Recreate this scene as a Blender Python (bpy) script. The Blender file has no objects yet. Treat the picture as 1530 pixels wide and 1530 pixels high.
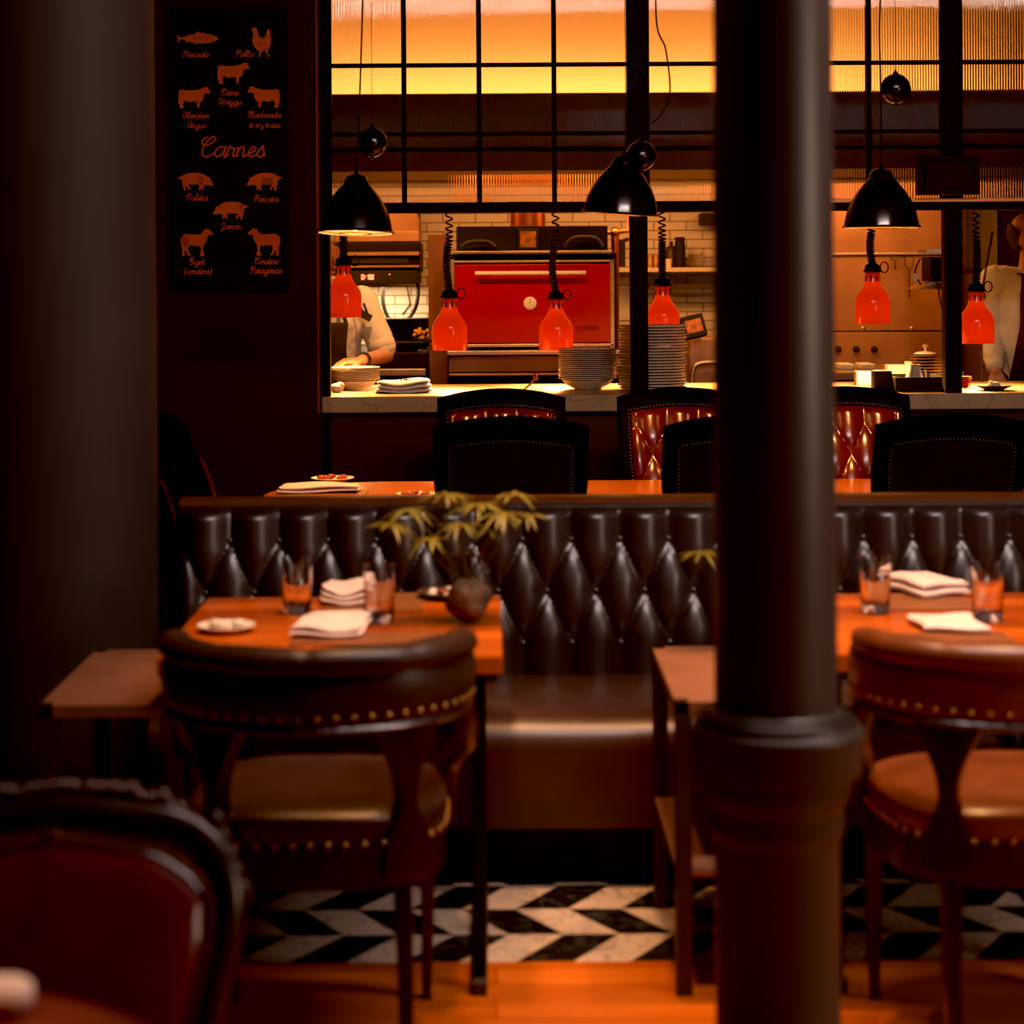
import bpy, bmesh, math, random
from mathutils import Vector, Matrix, Euler
random.seed(7)
PI = math.pi
sc = bpy.context.scene
col = sc.collection

# ------------------------------------------------------------------ camera model (metres)
F = 3187.5; PX0 = 735.0; PY0 = 400.0; H = 1.59; RHO = 0.006
def W(px, py, Y):
    """room position (X, Z) of something measured at a picture point, standing at depth Y"""
    u, v = px - PX0, py - PY0
    u0, v0 = u - RHO * v, v + RHO * u
    return u0 * Y / F, H - v0 * Y / F
def WX(px, Y, py=600): return W(px, py, Y)[0]
def WZ(py, Y, px=765): return W(px, py, Y)[1]

# ------------------------------------------------------------------ mesh builder
class MB:
    def __init__(s): s.v = []; s.f = []; s.mi = []; s.sm = []
    def add(s, vs, fs, M=None, smooth=False, mi=0):
        o = len(s.v)
        for p in vs:
            p = Vector(p)
            if M is not None: p = M @ p
            s.v.append(tuple(p))
        for f in fs:
            s.f.append(tuple(i + o for i in f)); s.mi.append(mi); s.sm.append(smooth)
        return s
    def box(s, x0, x1, y0, y1, z0, z1, M=None, mi=0):
        vs = [(x0,y0,z0),(x1,y0,z0),(x1,y1,z0),(x0,y1,z0),(x0,y0,z1),(x1,y0,z1),(x1,y1,z1),(x0,y1,z1)]
        fs = [(3,2,1,0),(4,5,6,7),(0,1,5,4),(1,2,6,5),(2,3,7,6),(3,0,4,7)]
        return s.add(vs, fs, M, False, mi)
    def lathe(s, prof, n=32, M=None, smooth=True, mi=0, sx=1, sy=1):
        vs = []; fs = []; rings = []
        for r, z in prof:
            if r < 1e-6:
                rings.append([len(vs)]); vs.append((0, 0, z))
            else:
                rings.append([len(vs) + k for k in range(n)])
                for k in range(n):
                    a = 2 * PI * k / n
                    vs.append((r * math.cos(a) * sx, r * math.sin(a) * sy, z))
        for a, b in zip(rings, rings[1:]):
            if len(a) == 1 and len(b) == 1: continue
            for k in range(n):
                k2 = (k + 1) % n
                if len(a) == 1: fs.append((a[0], b[k2], b[k]))
                elif len(b) == 1: fs.append((a[k], a[k2], b[0]))
                else: fs.append((a[k], a[k2], b[k2], b[k]))
        return s.add(vs, fs, M, smooth, mi)
    def ball(s, c, r, n=20, M=None, mi=0, rz=None, ry=None, R=None):
        rz = rz or r; ry = ry or r; m = max(8, n // 2)
        prof = [(math.sin(PI * i / m), -math.cos(PI * i / m)) for i in range(m + 1)]
        prof[0] = (0, -1); prof[-1] = (0, 1)
        T = Matrix.Translation(c) @ (R if R else Matrix()) @ Matrix.Diagonal((r, ry, rz, 1))
        return s.lathe(prof, n, (M @ T) if M is not None else T, True, mi)
    def tube(s, pts, r, n=8, M=None, mi=0, closed=False, smooth=True, caps=True, flat=None):
        P = [Vector(p) for p in pts]; k = len(P)
        if not hasattr(r, '__len__'): r = [r] * k
        T = []
        for i in range(k):
            a = P[i - 1] if (i > 0 or closed) else P[i]
            b = P[(i + 1) % k] if (i < k - 1 or closed) else P[i]
            t = (b - a); T.append(t.normalized() if t.length > 1e-9 else Vector((0, 0, 1)))
        up = Vector((0, 0, 1)) if abs(T[0].z) < .9 else Vector((1, 0, 0))
        N = (up - T[0] * up.dot(T[0])).normalized(); vs = []; fs = []
        for i in range(k):
            N = (N - T[i] * N.dot(T[i]))
            N = N.normalized() if N.length > 1e-6 else T[i].orthogonal().normalized()
            B = T[i].cross(N)
            for j in range(n):
                a = 2 * PI * (j + .5) / n
                fx, fy = (flat if flat else (1, 1))
                vs.append(P[i] + (N * math.cos(a) * fx + B * math.sin(a) * fy) * r[i])
        for i in range(k if closed else k - 1):
            i2 = (i + 1) % k
            for j in range(n):
                j2 = (j + 1) % n
                fs.append((i * n + j, i2 * n + j, i2 * n + j2, i * n + j2)[::-1])
        if caps and not closed:
            fs.append(tuple(range(n))); fs.append(tuple((k - 1) * n + j for j in reversed(range(n))))
        return s.add(vs, fs, M, smooth, mi)
    def capsule(s, p0, p1, r0, r1, n=16, M=None, mi=0):
        p0, p1 = Vector(p0), Vector(p1); pts = []; rs = []
        d = p1 - p0; L = d.length; d = d / L if L > 0 else Vector((0, 0, 1))
        for i in range(5):
            a = PI / 2 * (1 - i / 5); pts.append(p0 - d * r0 * math.sin(a)); rs.append(max(r0 * math.cos(a), 1e-4))
        for i in range(0, 5): t = i / 4; pts.append(p0 + d * L * t); rs.append(r0 + (r1 - r0) * t)
        for i in range(1, 6):
            a = PI / 2 * i / 5; pts.append(p1 + d * r1 * math.sin(a)); rs.append(max(r1 * math.cos(a), 1e-4))
        return s.tube(pts, rs, n, M, mi)
    def prism(s, poly, y0, y1, M=None, mi=0, smooth=False):
        """polygon in (x, z) extruded along y"""
        n = len(poly)
        vs = [(x, y0, z) for x, z in poly] + [(x, y1, z) for x, z in poly]
        A = sum(poly[i][0] * poly[(i + 1) % n][1] - poly[(i + 1) % n][0] * poly[i][1] for i in range(n))
        f0 = tuple(range(n)); f1 = tuple(reversed(range(n, 2 * n)))
        sd = [(i, i + n, (i + 1) % n + n, (i + 1) % n) for i in range(n)]
        if A < 0:
            f0 = f0[::-1]; f1 = f1[::-1]; sd = [q[::-1] for q in sd]
        return s.add(vs, [f0, f1] + [q for q in sd], M, smooth, mi)
    def grid(s, nu, nv, fn, M=None, mi=0, smooth=True, flip=False, wrap=False):
        vs = [fn(i / nu, j / nv) for j in range(nv + 1) for i in range(nu + (0 if wrap else 1))]
        w = nu if wrap else nu + 1; fs = []
        for j in range(nv):
            for i in range(nu):
                i2 = (i + 1) % w
                q = (j * w + i, j * w + i2, (j + 1) * w + i2, (j + 1) * w + i)
                fs.append(q[::-1] if flip else q)
        return s.add(vs, fs, M, smooth, mi)
    def build(s, name, mat, parent=None, bevel=0, seg=2, remesh=0, smooth_it=0, solid=0, subsurf=0):
        me = bpy.data.meshes.new(name); me.from_pydata(s.v, [], s.f)
        for m in (mat if isinstance(mat, (list, tuple)) else [mat]): me.materials.append(m)
        me.polygons.foreach_set('material_index', s.mi)
        me.polygons.foreach_set('use_smooth', s.sm); me.update()
        if any(s.sm) and not remesh: me.set_sharp_from_angle(angle=math.radians(50))
        o = bpy.data.objects.new(name, me); col.objects.link(o)
        if parent is not None: o.parent = parent
        if remesh:
            m = o.modifiers.new('r', 'REMESH'); m.mode = 'VOXEL'; m.voxel_size = remesh; m.use_smooth_shade = True
        if smooth_it:
            m = o.modifiers.new('s', 'SMOOTH'); m.iterations = smooth_it; m.factor = .5
        if solid:
            m = o.modifiers.new('so', 'SOLIDIFY'); m.thickness = solid; m.offset = 0
        if bevel:
            m = o.modifiers.new('b', 'BEVEL'); m.width = bevel; m.segments = seg; m.limit_method = 'ANGLE'; m.angle_limit = math.radians(40)
        if subsurf:
            m = o.modifiers.new('ss', 'SUBSURF'); m.levels = subsurf; m.render_levels = subsurf
        return o

def tag(o, label=None, cat=None, group=None, kind=None):
    if label: o['label'] = label
    if cat: o['category'] = cat
    if group: o['group'] = group
    if kind: o['kind'] = kind
    return o
def empty(name, loc, label, cat, rz=0, group=None):
    o = bpy.data.objects.new(name, None); col.objects.link(o)
    o.location = loc; o.rotation_euler = (0, 0, rz); o.empty_display_size = .1
    return tag(o, label, cat, group)
def kids(o): return [c for c in bpy.data.objects if c.parent == o]
def copy_tree(o, parent=None):
    c = o.copy(); col.objects.link(c); c.parent = parent
    for ch in kids(o): copy_tree(ch, c)
    return c
def dup(o, loc, label, rz=None, group=None):
    c = copy_tree(o); c.location = loc; c['label'] = label
    if rz is not None: c.rotation_euler = (c.rotation_euler[0], c.rotation_euler[1], rz)
    if group: c['group'] = group
    return c
def T(x, y, z): return Matrix.Translation((x, y, z))
def RX(a): return Matrix.Rotation(a, 4, 'X')
def RY(a): return Matrix.Rotation(a, 4, 'Y')
def RZ(a): return Matrix.Rotation(a, 4, 'Z')
def cr(pts, n=6, closed=False):
    P = [Vector(p) for p in pts]; out = []; k = len(P)
    for i in range(k if closed else k - 1):
        p0 = P[(i - 1) % k] if (closed or i > 0) else P[i]
        p1 = P[i]; p2 = P[(i + 1) % k]
        p3 = P[(i + 2) % k] if (closed or i + 2 < k) else p2
        for j in range(n):
            t = j / n
            out.append(.5 * ((2 * p1) + (p2 - p0) * t + (2 * p0 - 5 * p1 + 4 * p2 - p3) * t * t + (3 * p1 - p0 - 3 * p2 + p3) * t ** 3))
    if not closed: out.append(P[-1])
    return out

# ------------------------------------------------------------------ materials
def new_mat(name):
    m = bpy.data.materials.new(name); m.use_nodes = True
    nt = m.node_tree; b = nt.nodes['Principled BSDF']
    return m, nt, b
def link(nt, a, b): nt.links.new(a, b)
def mat(name, c, rough=.5, metal=0, spec=.5, coat=0, coat_r=.1, var=0, vscale=6, bump=0, bscale=60, emit=None, es=0, trans=0, ior=1.45, stretch=None, sheen=0):
    m, nt, b = new_mat(name)
    b.inputs['Base Color'].default_value = (*c, 1); b.inputs['Roughness'].default_value = rough
    b.inputs['Metallic'].default_value = metal; b.inputs['Specular IOR Level'].default_value = spec
    b.inputs['Coat Weight'].default_value = coat; b.inputs['Coat Roughness'].default_value = coat_r
    b.inputs['Transmission Weight'].default_value = trans; b.inputs['IOR'].default_value = ior
    if emit: b.inputs['Emission Color'].default_value = (*emit, 1); b.inputs['Emission Strength'].default_value = es
    if var or bump:
        tc = nt.nodes.new('ShaderNodeTexCoord'); mp = nt.nodes.new('ShaderNodeMapping')
        link(nt, tc.outputs['Object'], mp.inputs['Vector'])
        if stretch: mp.inputs['Scale'].default_value = stretch
    if var:
        n = nt.nodes.new('ShaderNodeTexNoise'); n.inputs['Scale'].default_value = vscale; n.inputs['Detail'].default_value = 5
        link(nt, mp.outputs[0], n.inputs['Vector'])
        r = nt.nodes.new('ShaderNodeValToRGB')
        r.color_ramp.elements[0].position = .3; r.color_ramp.elements[1].position = .7
        r.color_ramp.elements[0].color = (*[x * (1 - var) for x in c], 1)
        r.color_ramp.elements[1].color = (*[min(1, x * (1 + var)) for x in c], 1)
        link(nt, n.outputs['Fac'], r.inputs[0]); link(nt, r.outputs[0], b.inputs['Base Color'])
    if bump:
        n = nt.nodes.new('ShaderNodeTexNoise'); n.inputs['Scale'].default_value = bscale; n.inputs['Detail'].default_value = 4
        link(nt, mp.outputs[0], n.inputs['Vector'])
        bp = nt.nodes.new('ShaderNodeBump'); bp.inputs['Strength'].default_value = bump; bp.inputs['Distance'].default_value = .01
        link(nt, n.outputs['Fac'], bp.inputs['Height']); link(nt, bp.outputs[0], b.inputs['Normal'])
    return m
def wood(name, c1, c2, pw=1.2, ph=.09, rough=.35, axis='x', coat=.3, gap=.003):
    """planks (brick pattern) with grain"""
    m, nt, b = new_mat(name)
    tc = nt.nodes.new('ShaderNodeTexCoord'); mp = nt.nodes.new('ShaderNodeMapping')
    link(nt, tc.outputs['Object'], mp.inputs['Vector'])
    if axis == 'y': mp.inputs['Rotation'].default_value = (0, 0, PI / 2)
    br = nt.nodes.new('ShaderNodeTexBrick'); br.inputs['Scale'].default_value = 1
    br.inputs['Brick Width'].default_value = pw; br.inputs['Row Height'].default_value = ph
    br.inputs['Mortar Size'].default_value = gap; br.inputs['Bias'].default_value = 0
    br.inputs['Color1'].default_value = (0, 0, 0, 1); br.inputs['Color2'].default_value = (1, 1, 1, 1); br.inputs['Mortar'].default_value = (0, 0, 0, 1)
    link(nt, mp.outputs[0], br.inputs['Vector'])
    m2 = nt.nodes.new('ShaderNodeMapping'); link(nt, mp.outputs[0], m2.inputs['Vector']); m2.inputs['Scale'].default_value = (3, 40, 40)
    n = nt.nodes.new('ShaderNodeTexNoise'); n.inputs['Scale'].default_value = 1.2; n.inputs['Detail'].default_value = 6; n.inputs['Distortion'].default_value = .6
    link(nt, m2.outputs[0], n.inputs['Vector'])
    mx = nt.nodes.new('ShaderNodeMath'); mx.operation = 'MULTIPLY_ADD'; mx.inputs[1].default_value = .62; 
    link(nt, br.outputs['Color'], mx.inputs[0])
    ml = nt.nodes.new('ShaderNodeMath'); ml.operation = 'MULTIPLY'; ml.inputs[1].default_value = .55
    link(nt, n.outputs['Fac'], ml.inputs[0]); link(nt, ml.outputs[0], mx.inputs[2])
    r = nt.nodes.new('ShaderNodeValToRGB'); r.color_ramp.elements[0].position = .15; r.color_ramp.elements[1].position = .85
    r.color_ramp.elements[0].color = (*c1, 1); r.color_ramp.elements[1].color = (*c2, 1)
    link(nt, mx.outputs[0], r.inputs[0]); link(nt, r.outputs[0], b.inputs['Base Color'])
    b.inputs['Roughness'].default_value = rough; b.inputs['Coat Weight'].default_value = coat; b.inputs['Coat Roughness'].default_value = .2
    bp = nt.nodes.new('ShaderNodeBump'); bp.inputs['Strength'].default_value = .15; bp.inputs['Distance'].default_value = .004
    link(nt, n.outputs['Fac'], bp.inputs['Height']); link(nt, bp.outputs[0], b.inputs['Normal'])
    return m
def marble(name, c, vein, scale=9, rough=.3):
    m, nt, b = new_mat(name)
    tc = nt.nodes.new('ShaderNodeTexCoord')
    n = nt.nodes.new('ShaderNodeTexNoise'); n.inputs['Scale'].default_value = scale; n.inputs['Detail'].default_value = 8; n.inputs['Distortion'].default_value = 1.6
    link(nt, tc.outputs['Object'], n.inputs['Vector'])
    r = nt.nodes.new('ShaderNodeValToRGB'); e = r.color_ramp.elements
    e[0].position = .47; e[0].color = (*c, 1); e[1].position = .53; e[1].color = (*c, 1)
    k = r.color_ramp.elements.new(.5); k.color = (*vein, 1)
    link(nt, n.outputs['Fac'], r.inputs[0]); link(nt, r.outputs[0], b.inputs['Base Color']); b.inputs['Roughness'].default_value = rough
    return m
def tiles(name, c, mortar, w, h, rough=.2):
    m, nt, b = new_mat(name)
    tc = nt.nodes.new('ShaderNodeTexCoord'); mp = nt.nodes.new('ShaderNodeMapping')
    mp.inputs['Rotation'].default_value = (PI / 2, 0, 0)
    link(nt, tc.outputs['Object'], mp.inputs['Vector'])
    br = nt.nodes.new('ShaderNodeTexBrick'); br.inputs['Scale'].default_value = 1
    br.inputs['Brick Width'].default_value = w; br.inputs['Row Height'].default_value = h; br.inputs['Mortar Size'].default_value = .0028
    br.inputs['Color1'].default_value = (*c, 1); br.inputs['Color2'].default_value = (*[x * .9 for x in c], 1); br.inputs['Mortar'].default_value = (*mortar, 1)
    link(nt, mp.outputs[0], br.inputs['Vector']); link(nt, br.outputs['Color'], b.inputs['Base Color'])
    b.inputs['Roughness'].default_value = rough
    bp = nt.nodes.new('ShaderNodeBump'); bp.inputs['Strength'].default_value = .4; bp.inputs['Distance'].default_value = .004; bp.invert = True
    link(nt, br.outputs['Fac'], bp.inputs['Height']); link(nt, bp.outputs[0], b.inputs['Normal'])
    return m
def glass(name, rough=0, tint=(1, 1, 1)):
    m, nt, b = new_mat(name)
    b.inputs['Base Color'].default_value = (*tint, 1); b.inputs['Roughness'].default_value = rough
    b.inputs['Transmission Weight'].default_value = 1; b.inputs['IOR'].default_value = 1.45
    return m
def translucent(name, c, rough=.25, amt=.35):
    m, nt, b = new_mat(name)
    b.inputs['Base Color'].default_value = (*c, 1); b.inputs['Roughness'].default_value = rough
    t = nt.nodes.new('ShaderNodeBsdfTranslucent'); t.inputs['Color'].default_value = (min(1, c[0] * 1.6), c[0] * .24, c[0] * .1, 1)
    mx = nt.nodes.new('ShaderNodeMixShader'); mx.inputs[0].default_value = amt
    link(nt, b.outputs[0], mx.inputs[1]); link(nt, t.outputs[0], mx.inputs[2])
    link(nt, mx.outputs[0], nt.nodes['Material Output'].inputs['Surface'])
    return m

M = {}
M['floor'] = wood('wood_floor', (.26, .04, .004), (.7, .17, .018), 1.6, .11, .33, 'x', .3)
M['tile_w'] = marble('white_marble', (.66, .5, .38), (.3, .23, .18))
M['tile_b'] = marble('black_marble', (.008, .008, .008), (.05, .05, .05), 6)
M['kfloor'] = mat('kitchen_floor', (.03, .02, .018), .5, var=.3)
M['wall'] = mat('maroon_wall', (.028, .0035, .004), .7, var=.12, vscale=3, bump=.05, bscale=200)
M['ceil'] = mat('dark_ceiling', (.03, .02, .02), .8, var=.1)
M['kwall'] = tiles('white_brick_tiles', (.72, .66, .58), (.12, .08, .05), .19, .053)
M['kwall_up'] = mat('kitchen_plaster', (.8, .64, .42), .8, var=.06, vscale=2)
M['black'] = mat('black_steel', (.007, .0045, .004), .6, spec=.2, var=.2, vscale=30)
M['blackmat'] = mat('black_matt', (.008, .007, .007), .7, var=.2)
M['bed'] = mat('bronze_frame', (.008, .004, .004), .6, spec=.2, var=.2)
M['ribbed'] = glass('ribbed_glass', .015, (.97, .95, .92))
M['glass'] = glass('clear_glass', 0, (1, 1, 1))
M['counter'] = marble('pale_stone', (.5, .35, .2), (.38, .25, .14), 3, .35)
M['pan'] = wood('maroon_boards', (.035, .009, .008), (.05, .013, .011), 6, .38, .5, 'x', .1)
M['leather_blk'] = mat('brown_black_leather', (.028, .0165, .015), .36, spec=.9, coat=.7, coat_r=.34, var=.25, vscale=14, bump=.06, bscale=160)
M['leather_seat'] = mat('brown_seat_leather', (.06, .024, .016), .34, spec=.6, coat=.2, coat_r=.3, var=.25, vscale=8, bump=.06, bscale=120)
M['leather_tan'] = mat('cognac_leather', (.2, .055, .018), .32, spec=.6, coat=.25, coat_r=.3, var=.25, vscale=9, bump=.06, bscale=120)
M['leather_rail'] = mat('brown_rail_leather', (.045, .02, .014), .4, spec=.5, coat=.15, coat_r=.3, var=.25, vscale=9, bump=.06, bscale=120)
M['leather_red'] = mat('oxblood_leather', (.075, .006, .003), .24, spec=.7, coat=.6, coat_r=.14, var=.3, vscale=9, bump=.05, bscale=120)
M['leather_dk'] = mat('dark_maroon_leather', (.016, .0035, .0035), .5, var=.2, vscale=9, bump=.05, bscale=120)
M['leather_grn'] = mat('black_green_leather', (.002, .002, .0018), .75, spec=.05, var=.2, vscale=20, bump=.05, bscale=150)
M['wood_dk'] = mat('mahogany', (.033, .011, .008), .32, coat=.4, coat_r=.2, var=.35, vscale=5, stretch=(8, 8, 1))
M['brass'] = mat('brass_nail', (.75, .42, .14), .3, metal=1, var=.2)
M['table'] = wood('table_wood', (.20, .028, .003), (.58, .12, .010), 2.0, .11, .3, 'x', .2)
M['table2'] = wood('long_table_wood', (.32, .07, .007), (.6, .17, .02), .9, .5, .28, 'x', .4)
M['steel_leg'] = mat('dark_grey_metal', (.055, .043, .038), .45, metal=.4, var=.15)
M['side_top'] = mat('grey_brown_metal_top', (.27, .115, .065), .5, metal=.2, var=.15, bump=.02)
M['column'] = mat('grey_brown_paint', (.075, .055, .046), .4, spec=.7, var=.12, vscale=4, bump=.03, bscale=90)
M['shade'] = mat('black_enamel', (.014, .009, .008), .22, metal=.2, coat=.6, coat_r=.1, var=.15)
M['shade_in'] = mat('white_enamel', (.8, .7, .55), .5, var=.05)
M['bulb'] = mat('glowing_bulb', (1, .8, .5), .4, emit=(1, .56, .2), es=14, var=.02)
M['heat'] = translucent('red_enamel', (.36, .004, .002), .16, .17)
M['heat_bulb'] = mat('heat_bulb', (1, .6, .3), .4, emit=(1, .36, .14), es=12, var=.02)
M['plate'] = mat('white_china', (.72, .64, .54), .35, var=.04)
M['plate_edge'] = mat('worn_china', (.66, .52, .38), .35, var=.1)
M['dkplate'] = mat('dark_china', (.05, .03, .025), .3, var=.2)
M['redplate'] = mat('red_china', (.35, .03, .02), .35, var=.2)
M['linen'] = mat('pale_linen', (.74, .57, .53), .85, var=.06, vscale=20, bump=.25, bscale=120)
M['towel'] = mat('cream_towel', (.75, .68, .55), .9, var=.08, bump=.3, bscale=120)
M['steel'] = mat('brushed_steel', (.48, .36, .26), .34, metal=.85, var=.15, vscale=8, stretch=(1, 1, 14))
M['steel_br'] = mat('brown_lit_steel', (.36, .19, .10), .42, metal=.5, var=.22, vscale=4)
M['ovenred'] = mat('red_oven_paint', (.32, .0015, .0015), .3, coat=.3, var=.1, vscale=3)
M['copper'] = mat('copper_pipe', (.6, .2, .08), .3, metal=1, var=.2)
M['cream'] = mat('cream_plastic', (.75, .68, .55), .5, var=.05)
M['paper'] = mat('paper', (.6, .58, .54), .9, var=.05)
M['red_led'] = mat('red_led', (1, .1, .05), .5, emit=(1, .13, .06), es=9, var=.02)
M['white_led'] = mat('lamp_glow', (1, .9, .7), .5, emit=(1, .8, .5), es=5, var=.02)
M['orange_paint'] = mat('orange_paint', (.85, .17, .02), .8, var=.1)
M['board'] = mat('black_board', (.003, .003, .003), .8, var=.2)
M['leaf'] = mat('yellow_green_leaf', (.16, .13, .018), .5, var=.4, vscale=20)
M['stem'] = mat('plant_stem', (.12, .09, .02), .6, var=.3)
M['moss'] = mat('moss_ball', (.13, .075, .04), .95, var=.5, vscale=25, bump=.9, bscale=45)
M['mat_lea'] = mat('brown_placemat', (.21, .07, .025), .45, var=.15, bump=.05)
M['food'] = mat('food_red', (.32, .05, .02), .6, var=.6, vscale=40)
M['food_w'] = mat('food_cream', (.68, .58, .45), .6, var=.15, vscale=40)
M['skin'] = mat('skin', (.55, .27, .16), .5, var=.08, vscale=14, bump=.04, bscale=120)
M['jacket'] = mat('cream_chef_jacket', (.72, .66, .52), .9, var=.06, bump=.15, bscale=60)
M['apron'] = mat('black_apron', (.02, .014, .013), .85, var=.2, bump=.1)
M['apron_red'] = mat('maroon_apron', (.06, .012, .012), .85, var=.2, bump=.1)
M['hair'] = mat('dark_hair', (.02, .012, .008), .7, var=.3, vscale=60)
M['eye'] = mat('eye_white', (.6, .55, .5), .3, var=.03)
M['lip'] = mat('lips', (.4, .13, .1), .5, var=.1)
M['print'] = mat('printed_orange', (.5, .16, .05), .6, var=.7, vscale=30)
M['ltpanel'] = mat('pale_panel', (.62, .54, .38), .6, var=.06)
M['old_brass'] = mat('aged_brass', (.18, .08, .025), .4, metal=.8, var=.2)
M['leather_fg'] = mat('deep_red_leather', (.13, .004, .001), .3, spec=.6, coat=.6, coat_r=.2, var=.2, vscale=9, bump=.05, bscale=120)
M['leather_top'] = mat('orange_lit_brown_leather', (.13, .04, .015), .4, spec=.6, coat=.3, coat_r=.3, var=.2)  # glow of the lamps behind the bench is put into this lighter brown
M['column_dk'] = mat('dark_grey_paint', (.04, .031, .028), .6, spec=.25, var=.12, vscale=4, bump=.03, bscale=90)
M['ledge'] = mat('orange_lit_ledge', (.9, .42, .16), .45, metal=.6, var=.1)  # orange light caught on the steel edge is put into the metal colour
# ================================================================== SETTING
Y_WALL = 9.24     # dining side of the kitchen pass
YB = 12.5         # tiled kitchen back wall
XL, XR = -2.6, 3.6
Y_TILE = 4.885
def struct(mb, name, m, **k):
    o = mb.build(name, m, **k); o['kind'] = 'structure'; return o
# floor: wood boards in front, chevron marble behind, dark kitchen floor
fl = MB(); fl.box(XL, XR, -.6, Y_TILE, -.08, 0, mi=0)
fl.box(XL, XR, Y_TILE, Y_WALL + .1, -.08, -.004, mi=2)
fl.box(XL, XR, Y_WALL + .1, YB + .1, -.08, 0, mi=3)
rows = 22; rd = (Y_WALL + .05 - Y_TILE) / 21.9; tw = .131; sh = .116
for r in range(rows):
    y0 = Y_TILE + r * rd; y1 = min(y0 + rd, Y_WALL + .09)
    dx0, dx1 = ((-sh / 2, sh / 2) if r % 2 == 0 else (sh / 2, -sh / 2))
    for k in range(int((XR - XL) / tw) + 1):
        xa = XL + .06 + k * tw + .025; xb = xa + tw
        ps = [(xa + dx0, y0, 0), (xb + dx0, y0, 0), (xb + dx1, y1, 0), (xa + dx1, y1, 0)]
        ps = [(min(max(x, XL), XR), y, z) for x, y, z in ps]
        fl.add(ps, [(0, 1, 2, 3)], mi=1 if (k + r) % 2 else 2)
struct(fl, 'floor', [M['floor'], M['tile_w'], M['tile_b'], M['kfloor']])
struct(MB().box(XL, XR, -.6, Y_WALL, 3.5, 3.6), 'ceiling', M['ceil'])
struct(MB().box(XL, XR, Y_WALL + .1, YB, 3.32, 3.42), 'ceiling', M['kwall_up'])
struct(MB().box(XL - .1, XL, -.6, YB + .1, 0, 3.6), 'wall_left', M['wall'])
struct(MB().box(XR, XR + .1, -.6, YB + .1, 0, 3.6), 'wall_right', M['wall'])
# wall with the menu board, left of the pass, and the low wall and head of the pass
X0 = WX(480, Y_WALL, 450)
struct(MB().box(XL, X0, Y_WALL, Y_WALL + .14, 0, 3.5), 'wall_front', M['wall'])
CZ = 1.035
lw = MB().box(X0, XR, Y_WALL + .06, Y_WALL + .14, 0, CZ - .07)
struct(lw, 'wall_pass', M['pan'])
bk = MB().box(XL, XR, YB, YB + .1, 0, 2.52, mi=0).box(XL, XR, YB, YB + .1, 2.52, 3.42, mi=1)
struct(bk, 'wall_back', [M['kwall'], M['kwall_up']])
struct(MB().box(X0 + .02, XR, Y_WALL + .03, Y_WALL + .06, .0, .1), 'baseboard_pass', M['wood_dk'])
struct(MB().box(XL, X0 - .01, Y_WALL - .02, Y_WALL, .0, .12), 'baseboard_front', M['wood_dk'])

# ---- steel framed ribbed windows above the pass: three bays of four panes
YG = Y_WALL + .05
XA0, XA1 = WX(492, YG, 200), WX(940, YG, 200)
XB0, XB1 = WX(966, YG, 200), WX(1408, YG, 200)
XC0 = WX(1433, YG, 200); XC1 = XC0 + (XB1 - XB0)
ZH = WZ(318, YG, 765); ZS = WZ(302, YG, 765)       # head beam of the opening
rowh = (WZ(97, YG) - WZ(200, YG))
zbars = [WZ(200, YG) + rowh * k for k in range(4)]
ztop = 3.5
def window(idx, xa, xb):
    fr = MB(); t = .0105
    for k in range(1, 4):
        x = xa + (xb - xa) * k / 4; fr.box(x - t, x + t, YG - .02, YG + .02, ZS, ztop)
    for z in zbars:
        if z < ztop - .05: fr.box(xa, xb, YG - .018, YG + .018, z - .0085, z + .0085)
    fr.box(xa, xa + .012, YG - .02, YG + .02, ZS, ztop); fr.box(xb - .012, xb, YG - .02, YG + .02, ZS, ztop)
    w = fr.build('window_%d' % idx, M['black']); w['kind'] = 'structure'
    gl = MB(); zs = [ZS] + [z for z in zbars if z < ztop - .05] + [ztop]
    pitch = .0118
    for c in range(4):
        ca = xa + (xb - xa) * c / 4 + .006; cb = xa + (xb - xa) * (c + 1) / 4 - .006
        n = int((cb - ca) / pitch) * 6
        for r in range(len(zs) - 1):
            za, zb = zs[r] + .003, zs[r + 1] - .003
            def fr_(u, v, ca=ca, cb=cb, za=za, zb=zb):
                x = ca + (cb - ca) * u
                return (x, YG - .003 - .0018 * (.5 + .5 * math.cos(2 * PI * (x - ca) / pitch)), za + (zb - za) * v)
            gl.grid(n, 1, fr_)
            gl.grid(1, 1, lambda u, v, ca=ca, cb=cb, za=za, zb=zb: (ca + (cb - ca) * u, YG + .003, za + (zb - za) * v), flip=True, smooth=False)
    gl.build('glass_pane', M['ribbed'], w)
window(1, XA0, XA1); window(2, XB0, XB1); window(3, XC0, XC1)
# posts, running down to the counter, and head beam
px = [(X0 - .012, XA0), (XA1, XB0), (XB1, XC0), (XC1, XC1 + .07)]
for i, (a, b) in enumerate(px):
    struct(MB().box(a, b, YG - .035, YG + .04, CZ if i else .0, ztop), 'trim_%d' % (i + 1), M['bed'], bevel=.003)
struct(MB().box(XA0, XB0 - .0, YG - .03, YG + .05, ZH, ZS).box(XB0, XC1, YG - .03, YG + .05, ZH, ZS), 'trim_5', M['black'], bevel=.003)
# metal ledge on the head beam of the right-hand bays
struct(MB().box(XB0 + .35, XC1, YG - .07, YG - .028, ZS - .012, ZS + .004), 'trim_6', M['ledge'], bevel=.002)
# thin reveal edge of the menu wall, its lit orange put into the colour
struct(MB().box(X0 - .02, X0 - .008, Y_WALL - .012, Y_WALL + .05, CZ - .07, 3.5), 'trim_7', mat('lit_edge', (.3, .06, .02), .3, coat=.4, var=.1), bevel=.002)

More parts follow.
